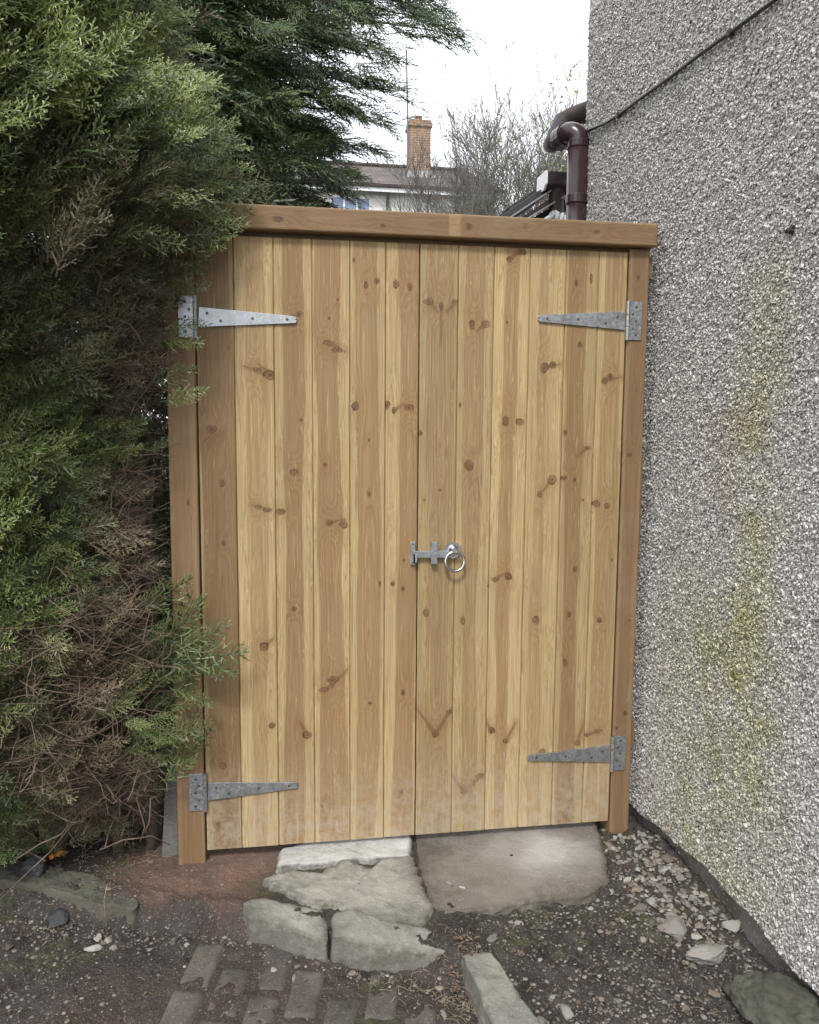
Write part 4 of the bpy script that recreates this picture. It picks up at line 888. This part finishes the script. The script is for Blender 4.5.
# rear conifer: drooping boughs over the top of the gate
tr = empty('conifer_tree', (-1.3, 1.6, 0)); tag(tr, 'tall dark green conifer rising behind the gate with drooping feathery boughs', 'tree')
boughs = [(-60, 60, 470, 38, 1.0), (60, 30, 440, 22, 1.3), (40, 90, 395, 92, .9), (50, 130, 392, 122, 1.1), (60, 175, 385, 150, 1.2), (60, 190, 355, 172, .8), (80, 205, 352, 192, 1.0), (30, -20, 420, 2, 1.2), (40, 60, 380, 60, .7), (60, 110, 360, 108, .6), (60, 165, 320, 168, .5), (40, 150, 330, 140, .8), (90, 215, 330, 210, .9), (70, 200, 300, 215, .4),
          (0, 10, 350, 30, .6), (0, 40, 400, 55, 1.5), (30, 90, 350, 80, 1.4), (50, 140, 340, 128, 1.6), (60, 180, 330, 180, 1.5), (0, -60, 400, -30, 1.0), (0, -110, 380, -80, 1.0), (0, 100, 300, 70, .4), (20, 140, 290, 110, .3), (40, 190, 280, 160, .3), (60, 60, 300, 10, .5), (60, 20, 280, -30, .7), (100, 220, 280, 200, .5), (20, 0, 440, 12, 1.6)]
for _ in range(44):
    x1 = random.uniform(170, 345); y1 = random.uniform(-120, 205); x1 = min(x1, 330) if y1 > 60 else x1; boughs.append((random.uniform(-20, 80), y1+random.uniform(-10, 50), x1, y1, random.uniform(.3, 1.8)))
P, G, S, tn = [], [], [], []; bm_ = MB()
for (x0, y0, x1, y1, dy) in boughs:
    a = at(x0, y0, y=dy+.7); b = at(x1, y1, y=dy+random.uniform(-.1, .2)); L = np.linalg.norm(b-a)
    ctrl = (a+b)/2+np.array([0, 0, .12*L]); pts = [(1-t)**2*a+2*t*(1-t)*ctrl+t*t*b for t in np.linspace(0, 1, 14)]
    bm_.tube(pts, list(np.linspace(.014, .0015, 14)), 5, cap=False)
    for k in range(95):
        t = random.random()**.75; p = (1-t)**2*a+2*t*(1-t)*ctrl+t*t*b; d = 2*(1-t)*(ctrl-a)+2*t*(b-ctrl); d /= np.linalg.norm(d)
        sp = (1-t)*.22+.02; ang_ = random.choice((-1, 1))*R(random.uniform(5, 55))*(1-t*.6); 
        g = np.array([d[0]*math.cos(ang_)-d[1]*math.sin(ang_), d[0]*math.sin(ang_)+d[1]*math.cos(ang_), d[2]+random.gauss(-.05, .34)])
        P.append(p+np.array([random.gauss(0, .03), random.gauss(0, sp*.6), random.gauss(0, sp*.65)])); G.append(g); S.append(random.uniform(.22, .38)*(1-.45*t)); tn.append(random.gauss(.4, .2))
P, G, S, tn = map(np.array, (P, G, S, tn)); n = len(P)
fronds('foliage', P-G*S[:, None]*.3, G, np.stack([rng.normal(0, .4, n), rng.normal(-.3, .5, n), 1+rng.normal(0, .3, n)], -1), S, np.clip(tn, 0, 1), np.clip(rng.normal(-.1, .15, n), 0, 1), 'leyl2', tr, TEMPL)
bm_.build('branches', M['bark'], tr, smooth=True)
MB().tube([(-1.35, 1.7, -.1), (-1.3, 1.65, 1.5), (-1.25, 1.7, 3), (-1.25, 1.7, 4.6)], [.13, .11, .08, .02], 12).build('trunk', M['bark'], tr, smooth=True)
# fill of the crown around the trunk
n = 1500; th = rng.uniform(0, 2*math.pi, n); zz = rng.uniform(.2, 4.4, n); rad = (1.0-.12*zz)*rng.uniform(.35, 1, n)**.5
Pf = np.stack([-1.3+rad*np.cos(th), 1.65+rad*np.sin(th), zz], -1); Gf = np.stack([np.cos(th), np.sin(th), rng.normal(0, .3, n)], -1)
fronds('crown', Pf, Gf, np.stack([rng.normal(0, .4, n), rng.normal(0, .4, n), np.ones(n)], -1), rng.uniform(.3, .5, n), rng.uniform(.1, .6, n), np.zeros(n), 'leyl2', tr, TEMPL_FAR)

# ------------------------------------------------------------------ far house with chimney
YH = 24.0
fh = empty('white_house', (3, YH+3, 0)); tag(fh, 'distant white rendered house with brown tiled roof seen over the gate', 'house')
def H(px, py, dy=0): return at(px, py, y=YH+dy)
e0 = H(318, 184); e1 = H(494, 190); zr = H(409, 164, 3.0)[2]; ze = e0[2]
x0, x1 = e0[0]-4, e1[0]
MB().box((x0, YH, -.2), (x1, YH+7, ze-.05)).build('wall', M['render'], fh)
rx0 = H(342, 165, 3.5)[0]-.2; rx1 = H(468, 165, 3.5)[0]
def roofmesh(name, mat, o=.0, z_off=0.0):
    V = [(x0-.3, YH-.35, ze), (x1+.3, YH-.35, ze), (x1+.3, YH+7.3, ze), (x0-.3, YH+7.3, ze), (rx0-3, YH+3.5, zr), (rx1, YH+3.5, zr)]
    m = MB(); m.add(V, [(0, 1, 5, 4), (1, 2, 5), (2, 3, 4, 5), (3, 0, 4), (0, 3, 2, 1)]); return m.build(name, mat, fh)
rf = roofmesh('roof', M['tile'])
MB().tube([(rx0-3, YH+3.5, zr+.02), (rx1, YH+3.5, zr+.02)], .10, 8).build('ridge_tiles', M['tile'], rf)
a = H(394, 186); MB().box((x0-.35, YH-.42, ze-.09), (x1+.32, YH-.355, ze+.0)).build('gutter', M['gutter'], fh)
MB().box((x0-.3, YH-.352, ze-.22), (x1+.28, YH-.30, ze-.095)).build('fascia', M['white'], fh)
q = H(387, 195); MB().tube([(q[0], YH-.30, ze-.1), (q[0], YH-.06, ze-.6), (q[0], YH-.06, 0)], .045, 8).build('drainpipe', M['metal'], fh)
a, b = H(330, 194), H(371, 210)
wf = MB(); z0, z1 = ze-1.45, ze-.32; wx0, wx1 = a[0], b[0]
fr = MB(); tt = .06
fr.box((wx0, YH-.04, z1-tt), (wx1, YH+.02, z1)).box((wx0, YH-.04, z0), (wx1, YH+.02, z0+tt))
n_ = 3
for i in range(n_+1):
    xx = wx0+(wx1-wx0-tt)*i/n_; fr.box((xx, YH-.041, z0+tt), (xx+tt, YH+.02, z1-tt))
win = fr.build('window', M['white'], fh)
for i in range(n_):
    xx = wx0+(wx1-wx0-tt)*i/n_; MB().box((xx+tt, YH-.02, z0+tt), (xx+(wx1-wx0-tt)/n_, YH+.0, z1-tt)).build('pane', M['glass'], win)
pa = H(432, 198); pb = H(470, 212); MB().box((pa[0], YH-.05, ze-2.2), (pb[0], YH-.003, ze-.48)).build('grey_panel', M['panel'], fh)
# chimney
c0, c1 = H(410, 122, 1.7), H(431, 122, 1.7); ct = c0[2]
ch = MB(); ch.box((c0[0], YH+1.7, ze+.1), (c1[0], YH+2.4, ct)); cho = ch.build('chimney', M['brick'], fh)
MB().box((c0[0]-.05, YH+1.65, ct-.12), (c1[0]+.05, YH+2.45, ct)).box((c0[0]-.02, YH+1.68, ct), (c1[0]+.02, YH+2.42, ct+.10)).build('chimney_cap', M['brick'], cho)
xc = (c0[0]+c1[0])/2; m = MB(); m.tube([(xc-.02, YH+2.0, ct+.1), (xc-.02, YH+2.0, ct+.26), (xc-.02, YH+2.0, ct+.28)], [.14, .12, .14], 14); m.build('chimney_pot', M['pot'], cho)
zb_ = ze+(zr-ze)*(1.7+.35)/3.85
m = MB(); m.prism([(c0[0]-.12, zb_-.10), (c0[0]+.15, zb_-.05), (c0[0]+.35, zb_-.14), (c1[0]+.16, zb_-.06), (c1[0]+.05, zb_+.16), (c0[0]-.05, zb_+.13)], 1, YH+1.56, YH+1.69); m.build('flashing', M['lead'], cho)
# aerial mast
am = H(407, 50, 1.6); MB().tube([(H(410, 122, 1.6)[0]-.05, YH+1.6, ct-1.2), (am[0]-.02, YH+1.6, am[2])], .03, 6).build('aerial_mast', M['metal'], cho)
m = MB(); za = H(407, 103, 1.6)[2]; xm = H(409, 103, 1.6)[0]
m.tube([(xm-.5, YH+1.4, za-.02), (xm+.75, YH+1.8, za+.12)], .012, 5)
for i in range(9): 
    t = i/8; xx, yy, z_ = xm-.5+1.25*t, YH+1.4+.4*t, za-.02+.14*t; hw = .12+.1*(1-t); m.tube([(xx, yy-.1, z_-hw*.6), (xx, yy+.1, z_+hw*.6)], .006, 4)
m.tube([(xm-.15, YH+1.6, H(407, 60, 1.6)[2]), (xm+.25, YH+1.6, H(407, 60, 1.6)[2]+.03)], .01, 4); m.build('aerial', M['metal'], cho)

# ------------------------------------------------------------------ bare trees
def bare_tree(px, ytop, Y, label, seed, spread=.5, levels=6, rad=.07, leafy=0.0, density=1.0, name='bare_tree', fork=.22):
    r = random.Random(seed); base = at(px, 400, y=Y); base[2] = -.05; topz = at(px, ytop, y=Y)[2]; Ht = topz
    t = empty(name, tuple(base)); tag(t, label, 'tree'); tk = MB(); cr = MB(); tips = []
    def grow(p, d, L, rr, lv):
        n_ = 4; pts = [p]; dd = d.copy()
        for i in range(n_):
            dd = dd+np.array([r.gauss(0, .12), r.gauss(0, .12), r.gauss(.03, .08)]); dd /= np.linalg.norm(dd); pts.append(pts[-1]+dd*L/n_)
        (tk if lv == 0 else cr).tube(pts, list(np.linspace(rr, rr*.62, n_+1)), 6 if lv < 2 else 3, cap=False)
        if lv >= levels: tips.append((pts[-1], dd)); return
        k = r.choice((3, 4, 4, 5)) if lv < levels-1 else 6
        for j in range(k):
            i = r.randint(1, n_) if j else n_; a_ = r.uniform(0, 6.28); s = r.uniform(.3, 1.0)*spread*2*(1 if j else .35)
            nd = dd+np.array([math.cos(a_)*s, math.sin(a_)*s, r.gauss(.12, .2)]); nd /= np.linalg.norm(nd)
            grow(pts[i], nd, L*r.uniform(.55, .82), max(rr*r.uniform(.45, .62), .0048), lv+1)
    grow(base.copy(), np.array([0, 0, 1.0]), Ht*fork*1.45, rad, 0)
    tk.build('trunk', M['bark'], t, smooth=True)
    # fit height of the crown to the photographed treetop
    V = np.array(cr.V); zmin = V[:, 2].min(); z99 = np.percentile(V[:, 2], 97.5); top_ = tk.V[-1][2]
    f = (Ht-zmin)/(z99-zmin); V[:, 2] = np.where(V[:, 2] > top_*.6, V[:, 2]*1, V[:, 2]); sc = (Ht-top_*.0)/(z99)
    cr.V = [tuple(v) for v in V*np.array([1, 1, 1])]
    co = cr.build('crown', M['bare'], t)
    s_ = Ht/z99
    for o in t.children: 
        o.data.transform(mathutils.Matrix.Translation(base) @ mathutils.Matrix.Diagonal((1, 1, s_, 1)) @ mathutils.Matrix.Translation(-mathutils.Vector(base)))
    return t, tips, s_
bare_tree(478, 108, 13, 'bare twiggy tree right of the chimney', 3, spread=.55, rad=.08)
bare_tree(505, 120, 14.5, 'bare twiggy tree with many fine upright shoots beyond the gate', 4, spread=.55, rad=.07, levels=5)
bare_tree(520, 140, 15, 'smaller bare tree close to the brown gutter', 8, spread=.6, rad=.07, levels=5)
bare_tree(470, 165, 18, 'low bare shrub in front of the distant white house', 15, spread=.45, rad=.05, levels=4)
bare_tree(555, 118, 20, 'bare tree half hidden behind the downpipe', 33, spread=.6, rad=.08)
# yellow-green leafy tree beyond the corner
t, tips, s_ = bare_tree(590, 88, 14, 'yellowish leafy tree peeping past the house corner', 51, spread=.45, levels=4, name='leafy_tree')
n = 2600; base = np.array(t.location); k = rng.integers(0, len(tips), n); TP = np.array([tips[i][0] for i in k]); TP[:, 2] *= s_
c_ = TP+rng.normal(0, .14, (n, 3)); V4 = np.array([(-1, 0, 0), (0, -.5, 0), (1, 0, 0), (0, .5, 0)])*.045
Rm = rot_mats(n); V = (np.einsum('nij,kj->nki', Rm, V4)+c_[:, None]).reshape(-1, 3)
cc = np.stack([rng.uniform(0, 1, n), rng.uniform(0, 1, n), np.zeros(n)], -1).repeat(4, 0)
npmesh('leaves', V, np.arange(len(V)).reshape(-1, 4), M['leaf_y'], t, cols={'leafc': cc})

# ------------------------------------------------------------------ small things on the ground
def leaf_card(p, s, mat, rz, name, parent=None):
    """a curled single leaf"""
    us = np.linspace(-1, 1, 9); vs = np.linspace(-1, 1, 5); U, Vv = np.meshgrid(us, vs); W = (1-U**2)**.6*.45
    X = U*s; Y = Vv*W*s; Z = .25*s*(Vv*W*2)**2+.12*s*np.sin(U*2.5)+.01
    c, sn = math.cos(rz), math.sin(rz); Q = np.stack([X*c-Y*sn+p[0], X*sn+Y*c+p[1], Z+p[2]], -1).reshape(-1, 3)
    idx = np.arange(U.size).reshape(U.shape); q = np.stack([idx[:-1, :-1], idx[:-1, 1:], idx[1:, 1:], idx[1:, :-1]], -1).reshape(-1, 4)
    return Q, q
def on_ground(px, py, z=0.0, dz=.004):
    p = at(px, py, z=z); p[2] = float(ground_h(np.array(p[0]), np.array(p[1])))+dz; return p
Q, q = leaf_card(on_ground(60, 864, .05, .05), .022, None, .6, ''); Q2, q2 = leaf_card(on_ground(52, 868, .05, .05), .016, None, 1.7, '')
tag(npmesh('fallen_leaf', np.concatenate([Q, Q2]), np.concatenate([q, q2+len(Q)]), M['orange'], None, smooth=True), 'bright orange fallen leaf above the mossy kerb', 'leaf')
# dry leaf litter and straw in the kerb corner
Vs, Fs, o = [], [], 0
for _ in range(60):
    px, py = random.gauss(462, 9), random.gauss(990, 12); Q, q = leaf_card(on_ground(px, py, -.05, .002+random.random()*.012), random.uniform(.004, .010), None, random.uniform(0, 6.3), ''); Vs.append(Q); Fs.append(q+o); o += len(Q)
for _ in range(90):
    px, py = random.uniform(0, 800), random.uniform(925, 1023)
    if 455 < px < 545: continue
    Q, q = leaf_card(on_ground(px, py, -.03), random.uniform(.003, .006), None, random.uniform(0, 6.3), ''); Vs.append(Q); Fs.append(q+o); o += len(Q)
tag(npmesh('leaf_litter', np.concatenate(Vs), np.concatenate(Fs), M['brownleaf'], None, smooth=True), 'brown dry leaf litter gathered in the kerb corner', 'leaf litter', kind='stuff')
m = MB()
for (cx, cy, sx, sy, n_) in ((462, 985, 16, 20, 150), (400, 972, 22, 6, 40), (120, 850, 35, 14, 160), (60, 925, 40, 22, 30), (700, 990, 50, 25, 60), (300, 990, 160, 25, 25)):
    for _ in range(n_):
        p = on_ground(random.gauss(cx, sx), random.gauss(cy, sy), -.02 if cy > 900 else .03, .003); a_ = random.uniform(0, 6.3); L = random.uniform(.01, .035); d = np.array([math.cos(a_), math.sin(a_), 0])
        m.tube([p, p+d*L*.5+np.array([0, 0, random.uniform(0, .008)]), p+d*L+np.array([random.gauss(0, .004), random.gauss(0, .004), 0])], [.0007, .0006, .0004], 3, cap=False)
tag(m.build('dry_straw', M['straw']), 'thin dry straw and needles scattered on the soil', 'straw', kind='stuff')
m = MB(); a = on_ground(107, 918, 0); m.tube([a, at(104, 900, y=a[1]), at(107, 885, y=a[1]+.0)], [.0018, .0015, .001], 6); tag(m.build('pale_stem', M['straw'], smooth=True), 'thin pale bent stem standing beside the white pebbles', 'stem')
rock('grey_lump', 36, 866, .065, .08, 'dark grey rounded lump under the conifer at the far left', mat='dark', squash=.9, z=.05)
rock('grey_lump', 58, 912, .045, .12, 'dark slate coloured lump lying below the mossy kerb', mat='dark', squash=.5, z=-.02)
# tiny weed at the bottom right corner
wd = empty('weed', tuple(on_ground(812, 1018, 0))); tag(wd, 'small bright green weed at the wall foot, bottom right', 'weed')
Vs, Fs, o = [], [], 0
for i in range(5):
    p = on_ground(812+random.gauss(0, 3), 1016+random.gauss(0, 3), 0, .01+.006*i); Q, q = leaf_card(p, .012, None, i*1.3, ''); Vs.append(Q); Fs.append(q+o); o += len(Q)
Vs = np.concatenate(Vs); npmesh('leaves', Vs, np.concatenate(Fs), M['weed'], wd, cols={'leafc': np.tile([.8, .8, 0], (len(Vs), 1))}, smooth=True)
